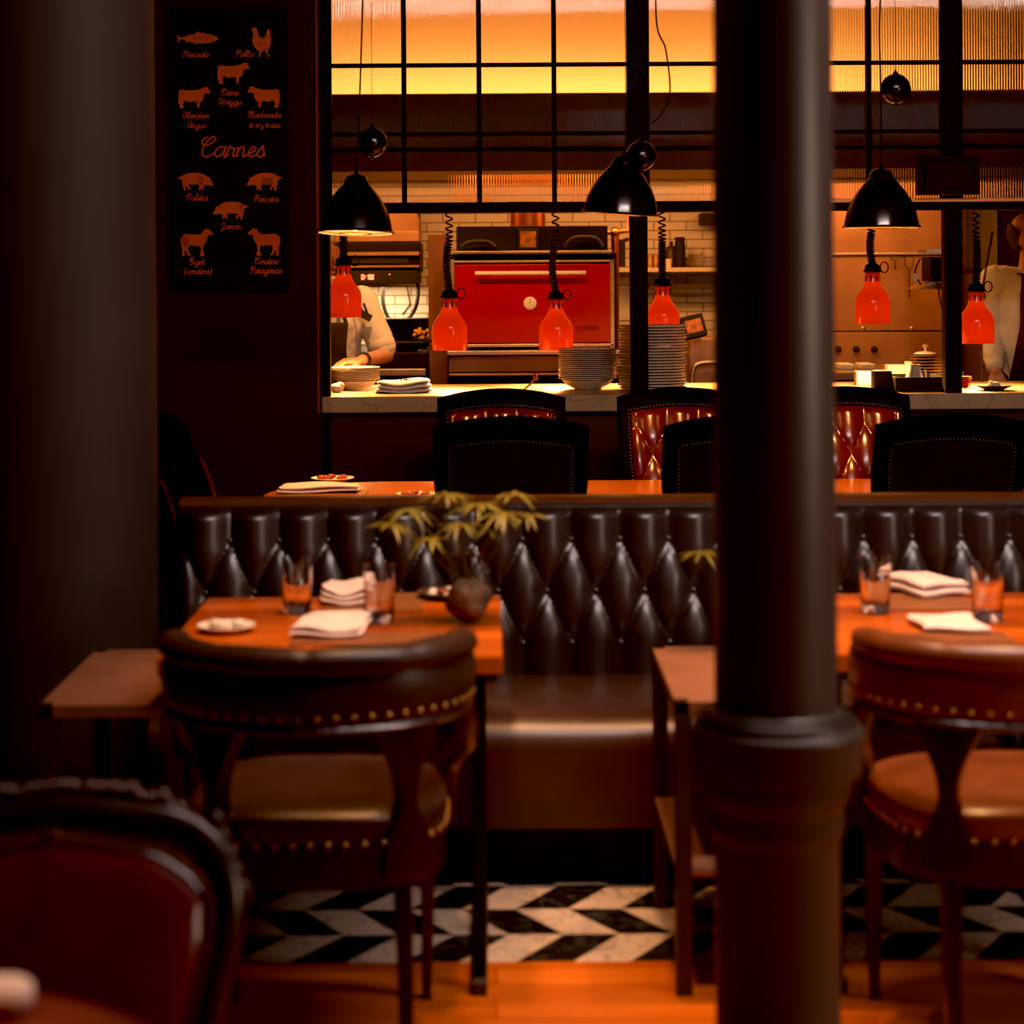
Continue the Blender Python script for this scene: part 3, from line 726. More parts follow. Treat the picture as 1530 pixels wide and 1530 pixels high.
# ================================================================== TABLEWARE
def tumbler(loc, label, r=.0385, h=.137):
    o = MB().lathe([(0, 0), (r * .86, 0), (r * .9, .004), (r, h), (r - .0025, h), (r * .86, .03), (r * .7, .022), (0, .02)], 40).build('drinking_glass', M['glass'])
    o.location = loc; return tag(o, label, 'glass', 'clear water tumblers')
TZ = .7505
def tpos(px, py, z=TZ):
    Y = F * (H - z) / (py - PY0 + RHO * (px - PX0)); return (W(px, py, Y)[0], Y, z)
g0 = tumbler(tpos(444, 916), 'clear tumbler at the middle of the table with the plant')
for p, l in (((567, 930), 'clear tumbler beside the folded napkin, nearer the plant'), ((1308, 916), 'clear tumbler close to the round column on the right-hand table'), ((1476, 928), 'clear tumbler at the far right of the right-hand table')):
    c = g0.copy(); col.objects.link(c); c.location = tpos(*p); c['label'] = l
def napkin(loc, w, d, label, rz=0, m=None, layers=2, h=.012, fold=.0, cat='napkin', grp='pale folded linen napkins'):
    mb = MB(); ph = random.random() * 6
    for l in range(layers):
        s_ = 1 - .05 * l
        def fn(u, v, top, l=l, s_=s_):
            x = (u - .5) * w * s_; y = (v - .5) * d * s_
            z = l * h / layers + (h / layers * .85 if top else 0) + .0045 * math.sin(u * 5 + ph) * math.sin(v * 4 + ph * .7) + .005 * (l) * math.sin(3 * u + ph) ** 2 + .006
            e = min(u, 1 - u, v, 1 - v)
            if top and e < .02: z -= h / layers * .4
            return (x + fold * (v - .5) * w + .006 * math.sin(v * 6 + ph), y + .006 * math.sin(u * 7 + ph), z)
        mb.grid(20, 16, lambda u, v: fn(u, v, True)); mb.grid(20, 16, lambda u, v: fn(u, v, False), flip=True)
        for e in (0, 1):
            mb.grid(1, 16, lambda u, v, e=e: fn(e, v, u > .5), flip=bool(e == 1)); mb.grid(20, 1, lambda u, v, e=e: fn(u, e, v > .5), flip=bool(e == 0))
    o = mb.build('napkin', m or M['linen']); o.location = loc; o.rotation_euler = (0, 0, rz)
    return tag(o, label, cat, grp)
def pmat(loc, w, d, label, rz=0, m=None, grp='flat brown leather placemats'):
    o = MB().box(-w / 2, w / 2, -d / 2, d / 2, 0, .003).build('placemat', m or M['mat_lea'], bevel=.001); o.location = loc; o.rotation_euler = (0, 0, rz)
    return tag(o, label, 'placemat', grp)
UP = .0035
def up(p, d=UP): return (p[0], p[1], p[2] + d)
pmat(tpos(558, 901), .25, .30, 'brown placemat at the back of the table with the plant, towards the bench')
pmat(tpos(548, 955), .34, .16, 'brown placemat at the front of the table with the plant')
pmat(tpos(1372, 900), .27, .26, 'brown placemat towards the bench on the right-hand table')
pmat(tpos(1410, 955), .30, .16, 'brown placemat near the armchair on the right-hand table')
napkin(up(tpos(517, 898)), .12, .20, 'folded pale napkin at the back of the table with the plant', layers=3, h=.03)
napkin(up(tpos(499, 942)), .16, .26, 'large pale napkin lying at the front of the table with the plant', .0, layers=2, h=.018, fold=.22)
napkin(up(tpos(1380, 886)), .14, .20, 'crumpled pale napkin next to the glass by the round column', .35, layers=2, h=.034, fold=-.1)
napkin(up(tpos(1416, 938)), .15, .19, 'flat pale napkin at the front of the right-hand table', -.12, layers=1, h=.012, fold=-.15)
def plate(loc, r, label, m, items, grp=None, name='plate'):
    o = MB().lathe([(0, 0), (r * .6, 0), (r * .65, .004), (r, .016), (r * .99, .018), (r * .62, .007), (0, .006)], 40).build(name, m)
    o.location = loc; tag(o, label, 'plate', grp)
    for nm, lab, mm, n, s_, sp in items:
        for k in range(n):
            a = 2 * PI * k / max(1, n) + .5; rr = sp if n > 1 else 0
            mb = MB(); mb.ball((0, 0, 0), s_, 12, rz=s_ * .5, ry=s_ * .8)
            f = mb.build(nm, mm); f.location = (loc[0] + rr * math.cos(a), loc[1] + rr * math.sin(a), loc[2] + .008 + s_ * .48); f.rotation_euler = (0, 0, a * 2)
            tag(f, lab, 'food', lab + 's')
plate(tpos(338, 944), .068, 'small pale dish with bread at the left front of the table with the plant', M['plate'], [('bread_piece', 'small pale bread piece on the dish at the left of the plant table', M['food_w'], 3, .02, .03)])
plate(tpos(672, 893), .085, 'dark plate with white and red bits behind the mossy plant ball', M['dkplate'], [('snack', 'small cream snack on the dark plate behind the plant ball', M['food_w'], 6, .014, .05), ('tomato', 'small red tomato on the dark plate behind the plant ball', M['food'], 3, .013, .02)])

# ---- kokedama plant
def plant(loc, label, seed, clusters):
    rnd = random.Random(seed)
    p = empty('moss_ball_plant', loc, label, 'plant', group='plants growing from moss balls')
    mb = MB()
    def bf(u, v):
        a = 2 * PI * u; b = PI * v - PI / 2; k = 1 + .06 * math.sin(3 * a + 2 * b) + .05 * math.sin(5 * b + a)
        return (.054 * k * math.cos(b) * math.cos(a), .054 * k * math.cos(b) * math.sin(a), .056 + .051 * k * math.sin(b))
    mb.grid(28, 18, bf, wrap=True); mb.build('moss_ball', M['moss'], p)
    for (x, y, z, r, n) in clusters:
        st = MB(); st.tube(cr([(x * .06, y * .06, .08), (x * .35, y * .35, z * .6), (x, y, z)], 6), .0022, 6); so = st.build('stem', M['stem'], p)
        lf = MB()
        n = int(n * 1.4)
        for k in range(n):
            a = 2 * PI * k / n + rnd.uniform(-.15, .15); L_ = r * rnd.uniform(.75, 1.1); w = .0048 * rnd.uniform(.8, 1.3); dr = rnd.uniform(.15, .75)
            pts = []
            for i in range(7):
                t = i / 6; pts.append((t, -dr * t * t + .18 * t))
            for i, (t, dz) in enumerate(pts): pass
            o = len(lf.v); ca, sa = math.cos(a), math.sin(a); vs = []
            for t, dz in pts:
                ww = w * math.sin(PI * min(1, .12 + t * .88)) + .0004
                cx, cy, cz = x + ca * L_ * t, y + sa * L_ * t, z + L_ * dz
                vs += [(cx - sa * ww, cy + ca * ww, cz), (cx + sa * ww, cy - ca * ww, cz)]
            lf.add(vs, [(2 * i, 2 * i + 1, 2 * i + 3, 2 * i + 2) for i in range(6)], None, True)
        lf.build('leaves', M['leaf'], p)
    return p
plant(tpos(700, 930), 'spiky green plant in a mossy ball on the wooden table, left half of the picture', 3,
      [(-.085, .0, .20, .075, 14), (.03, .03, .275, .10, 16), (.085, -.02, .26, .085, 15), (.0, .05, .155, .075, 13), (-.14, .02, .265, .08, 13), (-.02, -.03, .235, .07, 13), (.11, .03, .30, .07, 12), (-.05, .04, .30, .075, 12), (-.18, -.02, .235, .075, 13), (.14, -.02, .255, .07, 12), (.05, .0, .225, .065, 12)])
plant((WX(1128, 5.25, 900), 5.25, TZ), 'spiky green plant whose leaves peek out left of the round column', 5,
      [(-.13, .0, .135, .075, 14), (.03, .03, .22, .08, 14), (.06, -.02, .19, .07, 13)])

# ---- long table settings
def lpos(px, py): return tpos(px, py)
pmat(lpos(482, 738), .33, .24, 'placemat under a folded napkin near the rounded end of the long table', .0, M['mat_lea'])
napkin(up(lpos(477, 736)), .30, .15, 'cream napkin folded flat near the rounded end of the long table', .05, layers=2, h=.022)
plate(lpos(497, 720), .085, 'round plate with snacks near the far rounded end of the long table', M['plate'], [('snack', 'red snack on the plate at the rounded end of the long table', M['food'], 5, .02, .045)])
plate(lpos(622, 744), .075, 'plate with snacks on the long table left of the chair above the plant', M['plate'], [('snack', 'red snack on the long-table plate left of the black chair', M['food'], 5, .018, .04)])

# ---- pendant lamps over the long table
PLY = 8.0
def pendant(loc, label, cordpts, tilt=None):
    t = empty('pendant_lamp', loc, label, 'lamp', group='black enamel pendant lamps')
    if tilt: t.rotation_euler = tilt
    S = 1.0
    prof = [(.139, -.004), (.146, -.002), (.147, .003), (.1395, .006), (.135, .03), (.127, .062), (.112, .098), (.092, .130), (.068, .160), (.046, .184), (.043, .19)]
    MB().lathe(prof, 56).lathe([(.034, .184), (.060, .156), (.086, .128), (.107, .096), (.124, .06), (.133, .03), (.137, .004), (.139, -.004)], 56, mi=1).build('lamp_shade', [M['shade'], M['shade_in']], t)
    MB().lathe([(.0, .236), (.006, .234), (.009, .222), (.016, .216), (.036, .210), (.042, .20), (.046, .184), (.0, .184)], 32).build('cap', M['shade'], t)
    MB().lathe([(0, .005), (.035, .012), (.045, .035), (.035, .06), (.016, .08), (.014, .12), (0, .12)], 24).build('bulb', M['bulb'], t)
    mb = MB(); mb.tube([(.06 * math.cos(2 * PI * i / 24), .06 * math.sin(2 * PI * i / 24), -.005) for i in range(24)], .003, 6, closed=True)
    mb.tube([(-.135, 0, .002), (-.06, 0, -.005)], .0025, 6); mb.tube([(.135, 0, .002), (.06, 0, -.005)], .0025, 6); mb.build('wire_guard', M['brass'], t)
    MB().tube(cr(cordpts, 8), .0035, 6).build('cord', M['blackmat'], t)
    return t
def lampz(py, px): return W(px, py, PLY)
x, z = lampz(347, 531); pendant((x, PLY, z), 'black pendant lamp hanging at the left end of the pass window', [(0, 0, .23), (.004, 0, .5), (.006, 0, 1.0), (-.004, 0, 3.45 - z)], (math.radians(-3.5), math.radians(1.5), 0))
x, z = lampz(319, 927)
p2 = pendant((x, PLY, z), 'black pendant lamp tilted on a slack curved cord, left of the round column', [(0, 0, .23), (.05, 0, .31), (.12, 0, .37), (.155, 0, .46), (.13, 0, .62), (.08, 0, .80), (.07, 0, 1.6)], (0, math.radians(0), 0))
p2.rotation_euler = (math.radians(1.5), math.radians(4), 0)
x, z = lampz(339, 1317); pendant((x, PLY, z), 'black pendant lamp hanging right of the round column', [(0, 0, .23), (.001, 0, .5), (-.003, 0, .75), (.006, 0, 1.0), (.004, 0, 3.49 - z)])
def hang_ball(px, py, label):
    Y = 8.12; x, z = W(px, py, Y)
    t = empty('hanging_ball', (x, Y, z), label, 'ball', group='dark hanging counterweight balls')
    r = .058
    MB().ball((0, 0, 0), r, 32).lathe([(.0, .078), (.004, .07), (.012, .058), (.018, .054)], 16).lathe([(.0, -.066), (.008, -.064), (.010, -.056)], 16).lathe([(r + .001, -.003), (r + .002, 0), (r + .001, .003)], 48).build('ball', M['shade'], t)
    MB().tube([(0, 0, .07), (0, 0, 3.49 - z)], .0012, 6).build('wire', M['blackmat'], t)
hang_ball(556, 213, 'dark glossy ball hanging above the left pendant lamp')
hang_ball(958, 233, 'dark glossy ball hanging behind the tilted pendant lamp')
hang_ball(1338, 133, 'dark glossy ball hanging high above the right pendant lamp')

# ---- foreground: carved chair and round table
fc = empty('carved_armchair', (-.615, 2.80, 0), 'carved wooden chair with dark red leather back in the near left corner', 'chair', PI + .10)
hwf = .272
def fout(k=0):
    h = [(.215, .44), (.245, .55), (.268, .645), (.266, .70), (.243, .755), (.195, .785), (.12, .798), (.06, .806), (0, .810)]
    h = [(x - k * .9 * (x > 0), z - k * (1 if z > .75 else .4)) for x, z in h]
    return h + [(-x, z) for x, z in reversed(h[:-1])]
def fy(z): return .03 - .25 - .16 * ((z - .44) / .42)
pts = cr([(x, fy(z), z) for x, z in fout(.018)], 6)
mb = MB(); mb.tube(pts, .027, 10, flat=(1, 1)); 
mb.build('carved_frame', M['wood_dk'], fc)
mb = MB(); rnd = random.Random(4)
for i in range(26):
    a = (i - 12.5) / 12.5; x = .185 * a; z = .818 - .03 * abs(a) ** 2.5 + .008 * rnd.random()
    mb.ball((x, fy(z) + .008, z), .014, 10, rz=.009 + .007 * rnd.random(), ry=.014, R=RY(a * .9 + rnd.uniform(-.5, .5)))
for s_ in (-1, 1):
    mc_ = MB()
    for k in range(5): mc_.ball((s_ * (.272 - .010 * k + .004), fy(.68 + .02 * k) + .006, .675 + .024 * k), .013, 10, rz=.018)
    mc_.build('carving', M['wood_dk'], fc)
mb.build('carved_crest', mat('polished_carving', (.09, .028, .014), .25, coat=.6, var=.4), fc)
IN = [Vector((x, 0, z)) for x, z in fout(.045)]
ctr = Vector((0, 0, .62))
def lea(u, v):
    i = u * (len(IN) - 1); k = min(int(i), len(IN) - 2); p = IN[k].lerp(IN[k + 1], i - k)
    q = Vector((p.x * v, 0, .44 + (p.z - .44) * v)); 
    return (q.x, fy(q.z) + .012 + .06 * math.sqrt(max(0, 1 - v ** 2.4)), q.z)
MB().grid(64, 24, lea).build('leather_back', M['leather_fg'], fc)
mb = MB(); pp = cr([(x, fy(z) + .03, z) for x, z in fout(.044)], 12)
for p in pp: mb.ball(p, .005, 6)
mb.build('nail_trim', M['old_brass'], fc)
MB().grid(64, 24, lambda u, v: (lea(u, v)[0], 2 * (fy(lea(u, v)[2]) - .005) - lea(u, v)[1] + .02, lea(u, v)[2]), flip=True).build('rear_leather', M['leather_red'], fc)
MB().box(-.26, .26, -.24, .26, .40, .47).build('seat', M['leather_red'], fc, bevel=.03, seg=4)
MB().box(-.25, .25, -.24, .25, .33, .40).build('seat_rail', M['wood_dk'], fc, bevel=.01)
for s_ in (-1, 1):
    MB().tube([(s_ * .22, .22, .36), (s_ * .225, .235, .2), (s_ * .21, .22, 0)], [.03, .022, .015], 10).build('leg', M['wood_dk'], fc)
    MB().tube([(s_ * .21, -.23, .42), (s_ * .21, -.24, .2), (s_ * .21, -.3, 0)], [.026, .022, .016], 10).build('leg', M['wood_dk'], fc)
ft = empty('round_table', (-.70, 2.12, 0), 'dark red round wooden table in the nearest left corner', 'table')
MB().lathe([(0, .715), (.39, .715), (.4, .72), (.402, .735), (.4, .748), (.395, .75), (0, .75)], 64).build('tabletop', mat('red_varnish', (.16, .03, .015), .35, coat=.3, var=.3), ft)
MB().lathe([(0, 0), (.22, 0), (.22, .02), (.05, .05), (.04, .66), (.14, .70), (.14, .715), (0, .715)], 32).build('pedestal_leg', M['blackmat'], ft)
mb = MB(); mb.tube(cr([(-.12, 0, .022), (0, .005, .024), (.07, 0, .022), (.11, -.002, .020)], 5), [.022] * 13 + [.020, .017, .011], 16, flat=(.9, 1.5))
o = mb.build('rolled_napkin', M['linen']); o.location = (-.635, 2.405, .75); o.rotation_euler = (0, 0, .12); tag(o, 'rolled cream napkin on the round table in the nearest corner', 'napkin')
# ================================================================== KITCHEN BEHIND THE PASS
def R4(px0, py0, px1, py1, Y):
    """front rectangle (x0, x1, z0, z1) of a thing whose face stands at depth Y"""
    a, b = W(px0, py1, Y), W(px1, py0, Y); return a[0], b[0], a[1], b[1]
def fbox(px0, py0, px1, py1, Y, d, z0=None, mb=None, mi=0):
    a = R4(px0, py0, px1, py1, Y); mb = mb or MB()
    return mb.box(a[0], a[1], Y, Y + d, a[2] if z0 is None else z0, a[3], mi=mi)
# ---- heat lamps on coiled cords
YH = 9.66
def heat_lamp(px, pyb, label, sway=0.0, YH=9.66):
    x, z = W(px, pyb, YH)
    t = empty('heat_lamp', (x, YH, z), label, 'lamp', group='red heat lamps over the pass')
    prof = [(.079, 0), (.080, .002), (.080, .098), (.076, .116), (.064, .138), (.049, .157), (.038, .175), (.034, .192), (.033, .232), (.030, .236)]
    MB().lathe(prof, 48).build('lamp_shade', M['heat'], t)
    mb = MB()
    for k in range(8):
        a = 2 * PI * (k + .5) / 8; mb.box(-.0035, .0035, -.002, .002, -.011, .011, T(.0332 * math.sin(a), -.0332 * math.cos(a), .205) @ RZ(a))
    mb.build('vent_slots', M['blackmat'], t)
    MB().lathe([(.032, .232), (.040, .236), (.041, .243), (.034, .247), (.034, .262), (.028, .268), (.014, .275), (0, .275)], 24).build('collar', M['black'], t)
    mb = MB(); mb.tube([(.052 + .018 * math.cos(2 * PI * i / 20), -.01, .256 + .024 * math.sin(2 * PI * i / 20)) for i in range(20)], .003, 6, closed=True); mb.build('pull_ring', M['blackmat'], t)
    MB().lathe([(0, .005), (.03, .010), (.045, .03), (.04, .055), (.018, .09), (.016, .2), (0, .2)], 20).build('bulb', M['heat_bulb'], t)
    top = 1.862 - z; pts = []; zz = .268; a = 0
    while zz < top:
        f = (zz - .27) / (top - .27); cx = sway * math.sin(min(1, f * 1.6) * PI)
        pts.append((cx + .0155 * math.cos(a), .0155 * math.sin(a), zz)); a += .55
        loose = max(0, (f - .5) / .35); zz += .55 / (2 * PI) * (.0115 + .022 * min(1.6, loose))
    MB().tube(pts, .0042, 6).build('coiled_cord', M['blackmat'], t)
    return t, x, z, YH
HL = [heat_lamp(514, 474, 'red heat lamp in front of the left cook, partly behind the black pendant'),
      heat_lamp(672, 523, 'red heat lamp hanging left of the red oven door', -.012),
      heat_lamp(831, 523, 'red heat lamp hanging in front of the red oven door', -.016, 9.92),
      heat_lamp(990, 503, 'red heat lamp above the tall stack of plates', 0, 9.92),
      heat_lamp(1304, 484, 'red heat lamp hanging before the steel wall, right of the column', -.01),
      heat_lamp(1459, 513, 'red heat lamp in front of the right cook', .004)]
o = MB().box(X0, XR, YH - .03, 9.97, 1.86, 1.882).build('lamp_rail', M['black']); tag(o, 'dark rail from which the red heat lamps hang', 'rail')

# ---- stacks of plates on the counter
def stack(px, py_top, py_bot, Y, r, n, prof, m, where, bottom=None, jit=.003, z0=CZ, last=None):
    x = WX(px, Y, py_bot); ztop = WZ(py_top, Y, px); rnd = random.Random(px)
    zb = z0 + (.0006); step = (ztop - zb - (bottom or 0)) / n
    pr = [(a * r, b * step) for a, b in prof]
    base = MB().lathe(pr, 40).build('plate', m); objs = []
    names = ['topmost', 'second from the top', 'third from the top', 'fourth from the top', 'fifth from the top', 'sixth from the top', 'seventh from the top', 'eighth from the top', 'ninth from the top', 'tenth from the top']
    def nth(i):
        if i < 10: return names[i]
        j = n - 1 - i
        return ['lowest', 'second from the bottom', 'third from the bottom', 'fourth from the bottom', 'fifth from the bottom', 'sixth from the bottom', 'seventh from the bottom', 'eighth from the bottom', 'ninth from the bottom', 'tenth from the bottom', 'eleventh from the bottom', 'twelfth from the bottom'][j]
    for i in range(n):
        o = base if i == 0 else base.copy()
        if i: col.objects.link(o)
        o.location = (x + rnd.uniform(-jit, jit), Y + rnd.uniform(-jit, jit), ztop - (i + 1) * step)
        o.rotation_euler = (0, 0, rnd.uniform(0, 6))
        tag(o, 'plate %s %s' % (nth(i), where), 'plate', 'plates ' + where)
    return x, ztop
PR = [(0, 0), (.55, 0), (.6, .1), (.955, .36), (1.0, .46), (1.0, .9), (.985, .97), (.95, .94), (.6, .4), (0, .35)]
BW = [(0, 0), (.5, 0), (.55, .2), (.9, .62), (1.0, .70), (1.0, .88), (.97, .92), (.55, .45), (0, .4)]
def bowl(px, pyb, Y, r, h, m, label, z0=CZ):
    o = MB().lathe([(0, 0), (r * .5, 0), (r * .55, .006), (r * .82, h * .5), (r, h), (r * .97, h), (r * .78, h * .5), (r * .5, .012), (0, .012)], 40).build('bowl', m)
    o.location = (WX(px, Y, pyb), Y, z0 + .0005); return tag(o, label, 'bowl', 'bowls under the plate stacks')
bowl(531, 585, 9.74, .10, .044, M['plate'], 'wide bowl at the bottom of the left plate stack below the cook')
stack(531, 548, 585, 9.74, .112, 8, PR, M['plate_edge'], 'in the low stack before the left cook', z0=CZ + .046, jit=.002)
bowl(878, 585, 9.68, .118, .045, M['plate'], 'wide bowl at the bottom of the middle plate stack')
stack(878, 520, 585, 9.68, .132, 16, PR, M['plate'], 'in the middle stack right of the oven door', z0=CZ + .046, jit=.0015)
stack(975, 485, 580, 9.62, .152, 22, PR, M['plate'], 'in the tall stack behind the black post', z0=CZ + .002, jit=.006)
stack(1383, 530, 565, 9.86, .074, 10, BW, M['dkplate'], 'in the dark stack under the knobbed lid', z0=CZ + .002)
stack(1441, 562, 585, 9.62, .032, 6, BW, M['redplate'], 'in the small red stack by the right post', z0=CZ + .002)
x, z = WX(1383, 9.86, 540), WZ(530, 9.86, 1383)
o = MB().lathe([(0, .0), (.05, 0), (.056, .004), (.04, .012), (.006, .016), (.006, .03), (.013, .034), (.015, .042), (.009, .05), (0, .051)], 32).build('lid', M['plate']); o.location = (x, 9.86, z + .001); tag(o, 'pale knobbed lid on top of the dark plate stack', 'lid')
# ---- things on the counter
def cpos(px, Y): return (WX(px, Y, 580), Y, CZ + .0008)
o = napkin(cpos(603, 9.55), .25, .22, 'folded cream kitchen towel on the counter beside the low plate stack', .15, M['towel'], 3, .045, .1, 'towel', None); o.name = 'kitchen_towel'
for k in range(5):
    b = MB(); b.ball((0, 0, 0), .0045, 8); o = b.build('peppercorn', M['food']); 
    o.location = (WX([600, 605, 608, 612, 607][k], 9.5, 570), 9.47 + .012 * k, CZ + .060); tag(o, 'dark red crumb on the folded cream towel', 'crumb', 'dark red crumbs on the folded cream towel')
mb = MB(); mb.ball((0, 0, .02), .033, 20, rz=.022, ry=.03); mb.ball((.015, .0, .028), .02, 16); o = mb.build('bread_roll', M['food_w']); o.location = cpos(503, 9.55); tag(o, 'pale bread roll on the counter in front of the low plate stack', 'bread')
sp = empty('serving_spoon', cpos(792, 9.55), 'metal spoon leaning upright on the counter behind the chair top', 'spoon')
MB().tube([(-.03, 0, .006), (.0, 0, .03), (.02, .0, .055)], [.004, .005, .005], 8).build('handle', M['copper'], sp)
MB().ball((.028, 0, .066), .013, 14, rz=.018, ry=.005).build('bowl', M['copper'], sp)
def boxthing(name, px0, py0, px1, py1, Y, d, m, label, cat, z0=CZ + .0008, grp=None, bevel=.003, rz=0):
    a = R4(px0, py0, px1, py1, Y); o = MB().box(-(a[1] - a[0]) / 2, (a[1] - a[0]) / 2, 0, d, 0, a[3] - z0).build(name, m, bevel=bevel)
    o.location = ((a[0] + a[1]) / 2, Y, z0); o.rotation_euler = (0, 0, rz); return tag(o, label, cat, grp)
boxthing('napkin_box', 1280, 555, 1304, 573, 9.86, .07, M['cream'], 'bright white box on the counter behind the chair right of the column', 'box')
boxthing('dark_box', 1306, 554, 1333, 575, 9.45, .08, M['blackmat'], 'dark square box beside the bright white box on the counter', 'box')
boxthing('white_carton', 1327, 545, 1353, 562, 9.98, .09, M['cream'], 'white carton behind the dark box on the counter', 'box')
boxthing('white_cup', 1353, 540, 1363, 556, 9.95, .03, M['plate'], 'tall white cup behind the small jug', 'cup')
tr = empty('black_tray', (WX(1376, 9.36, 580), 9.36, CZ + .0008), 'black tray on the counter beside the right post holding a jug', 'tray')
hw_ = (WX(1412, 9.36) - WX(1336, 9.36)) / 2
MB().box(-hw_, hw_, 0, .32, 0, .006).build('base', M['blackmat'], tr)
MB().box(-hw_, hw_, 0, .01, .006, .062).box(-hw_, hw_, .31, .32, .006, .062).box(-hw_, -hw_ + .01, .01, .31, .006, .062).box(hw_ - .01, hw_, .01, .31, .006, .062).build('rim', M['blackmat'], tr)
jg = empty('small_jug', (WX(1366, 9.52, 570), 9.52, CZ + .008), 'small rounded pale jug standing in the black tray', 'jug')
MB().lathe([(0, 0), (.03, 0), (.038, .01), (.038, .05), (.028, .09), (.026, .105), (.023, .105), (.024, .09), (.034, .05), (0, .012)], 28).build('body', M['food_w'], jg)
MB().tube([(.034, 0, .03), (.054, 0, .05), (.05, 0, .085), (.028, 0, .09)], .004, 8).build('handle', M['food_w'], jg)
dp = MB().lathe([(0, 0), (.04, 0), (.05, .006), (.082, .02), (.080, .022), (.045, .01), (0, .009)], 36).build('plate', M['dkplate']); dp.location = (WX(1485, 9.42, 585), 9.42, CZ + .0008); tag(dp, 'small dark plate with a pale bite on the counter at the right edge', 'plate')
mb = MB(); mb.ball((0, 0, .012), .03, 18, rz=.016, ry=.024); mb.ball((-.012, 0, .018), .014, 12); o = mb.build('croquette', M['food_w']); o.location = (dp.location.x, 9.42, CZ + .011); tag(o, 'pale bite of food on the small dark plate at the right', 'food')

# ---- extractor hood over the kitchen line, with its lit top
hd = empty('extractor_hood', (.9, 11.4, 2.09), 'long dark extractor hood seen through the ribbed glass', 'hood')
hx0, hx1 = -2.1, 2.6
MB().box(hx0, hx1, -.4, .75, .10, .40).box(hx0, hx1, -.4, -.38, 0, .12).box(hx0, hx1, .73, .75, 0, .12).build('canopy', mat('dark_hood_metal', (.10, .065, .045), .5, metal=.5, var=.25, vscale=3), hd)

# ---- left: salamander oven with red clock, hood pipe, hose
YO = 11.75
sg = empty('wall_oven', (WX(568, YO, 400), YO, 0), 'dark wall-mounted oven with a red digital clock above the tiled wall', 'oven')
ox = sg.location.x
def local(px0, py0, px1, py1, Y, d, x0, yb):
    a = R4(px0, py0, px1, py1, Y); return MB().box(a[0] - x0, a[1] - x0, Y - yb, Y - yb + d, a[2], a[3])
local(496, 362, 627, 408, YO, .6, ox, YO).build('body', M['black'], sg, bevel=.006)
local(496, 376, 626, 382, YO - .03, .04, ox, YO).build('top_ledge', M['steel_br'], sg)
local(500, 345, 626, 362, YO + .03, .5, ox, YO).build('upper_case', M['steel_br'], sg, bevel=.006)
local(496, 396, 626, 400, YO - .04, .04, ox, YO).build('grill_bar', M['steel_br'], sg)
local(496, 384, 610, 394, YO - .01, .02, ox, YO).build('vent_panel', M['blackmat'], sg)
cp = local(496, 404, 625, 425, YO - .05, .5, ox, YO).build('control_panel', M['blackmat'], sg, bevel=.004)
seg7 = {'0': 'abcdef', '5': 'afgcd', '1': 'bc', '8': 'abcdefg'}
dm = MB(); cx, cz = W(549, 414, YO - .052); cx -= ox
def digit(ch, x, z, w=.011, h=.022):
    S = {'a': (0, h, w, h), 'b': (w, h / 2, w, h), 'c': (w, 0, w, h / 2), 'd': (0, 0, w, 0), 'e': (0, 0, 0, h / 2), 'f': (0, h / 2, 0, h), 'g': (0, h / 2, w, h / 2)}
    for s_ in seg7[ch]:
        a, b, c, d = S[s_]; dm.box(x + a - .0017, x + c + .0017, -.0535, -.0505, z + b - .0017, z + d + .0017)
for i, ch in enumerate('0'): digit(ch, cx - .031, cz - .011)
for i, ch in enumerate('50'): digit(ch, cx + .004 + i * .017, cz - .011)
dm.box(cx - .012, cx - .009, -.0535, -.0505, cz - .005, cz - .001); dm.box(cx - .012, cx - .009, -.0535, -.0505, cz + .004, cz + .008)
dx, dz = W(582, 410, YO - .052); dm.box(dx - ox - .002, dx - ox + .002, -.0535, -.0505, dz - .002, dz + .002)
dm.build('digital_clock', M['red_led'], cp)
fh = empty('metal_flue_box', (WX(600, 12.0, 340), 12.0, 0), 'slanted metal flue box above the wall oven', 'flue')
a = R4(570, 316, 626, 348, 12.0); xx = fh.location.x
MB().prism([(a[0] - xx, a[2]), (a[1] - xx, a[2]), (a[1] - xx, a[2] + .07), (a[1] - xx - .06, a[3] + .1), (a[0] - xx, a[3] + .1)], 0, .4).build('body', M['steel_br'], fh, bevel=.004)
hs_ = [W(574, 426, 12.3), W(572, 450, 12.3), W(580, 475, 12.3), W(597, 484, 12.3), W(615, 470, 12.3), W(624, 445, 12.3), W(624, 400, 12.3), W(625, 318, 12.3)]
o = MB().tube(cr([(x, 12.3 + .02 * i % .05, z) for i, (x, z) in enumerate(hs_)], 8), .012, 8).build('black_hose', M['blackmat']); tag(o, 'black hose looping below the wall oven', 'hose')
o = MB().tube([(*W(607, 428, 12.4)[:1], 12.49, W(607, 428, 12.4)[1]), (W(612, 455, 12.4)[0], 12.49, W(612, 455, 12.4)[1]), (W(600, 470, 12.4)[0], 12.49, W(600, 470, 12.4)[1])], .004, 6).build('thin_cable', M['blackmat']); tag(o, 'thin dark cable on the tiled wall inside the hose loop', 'cable')
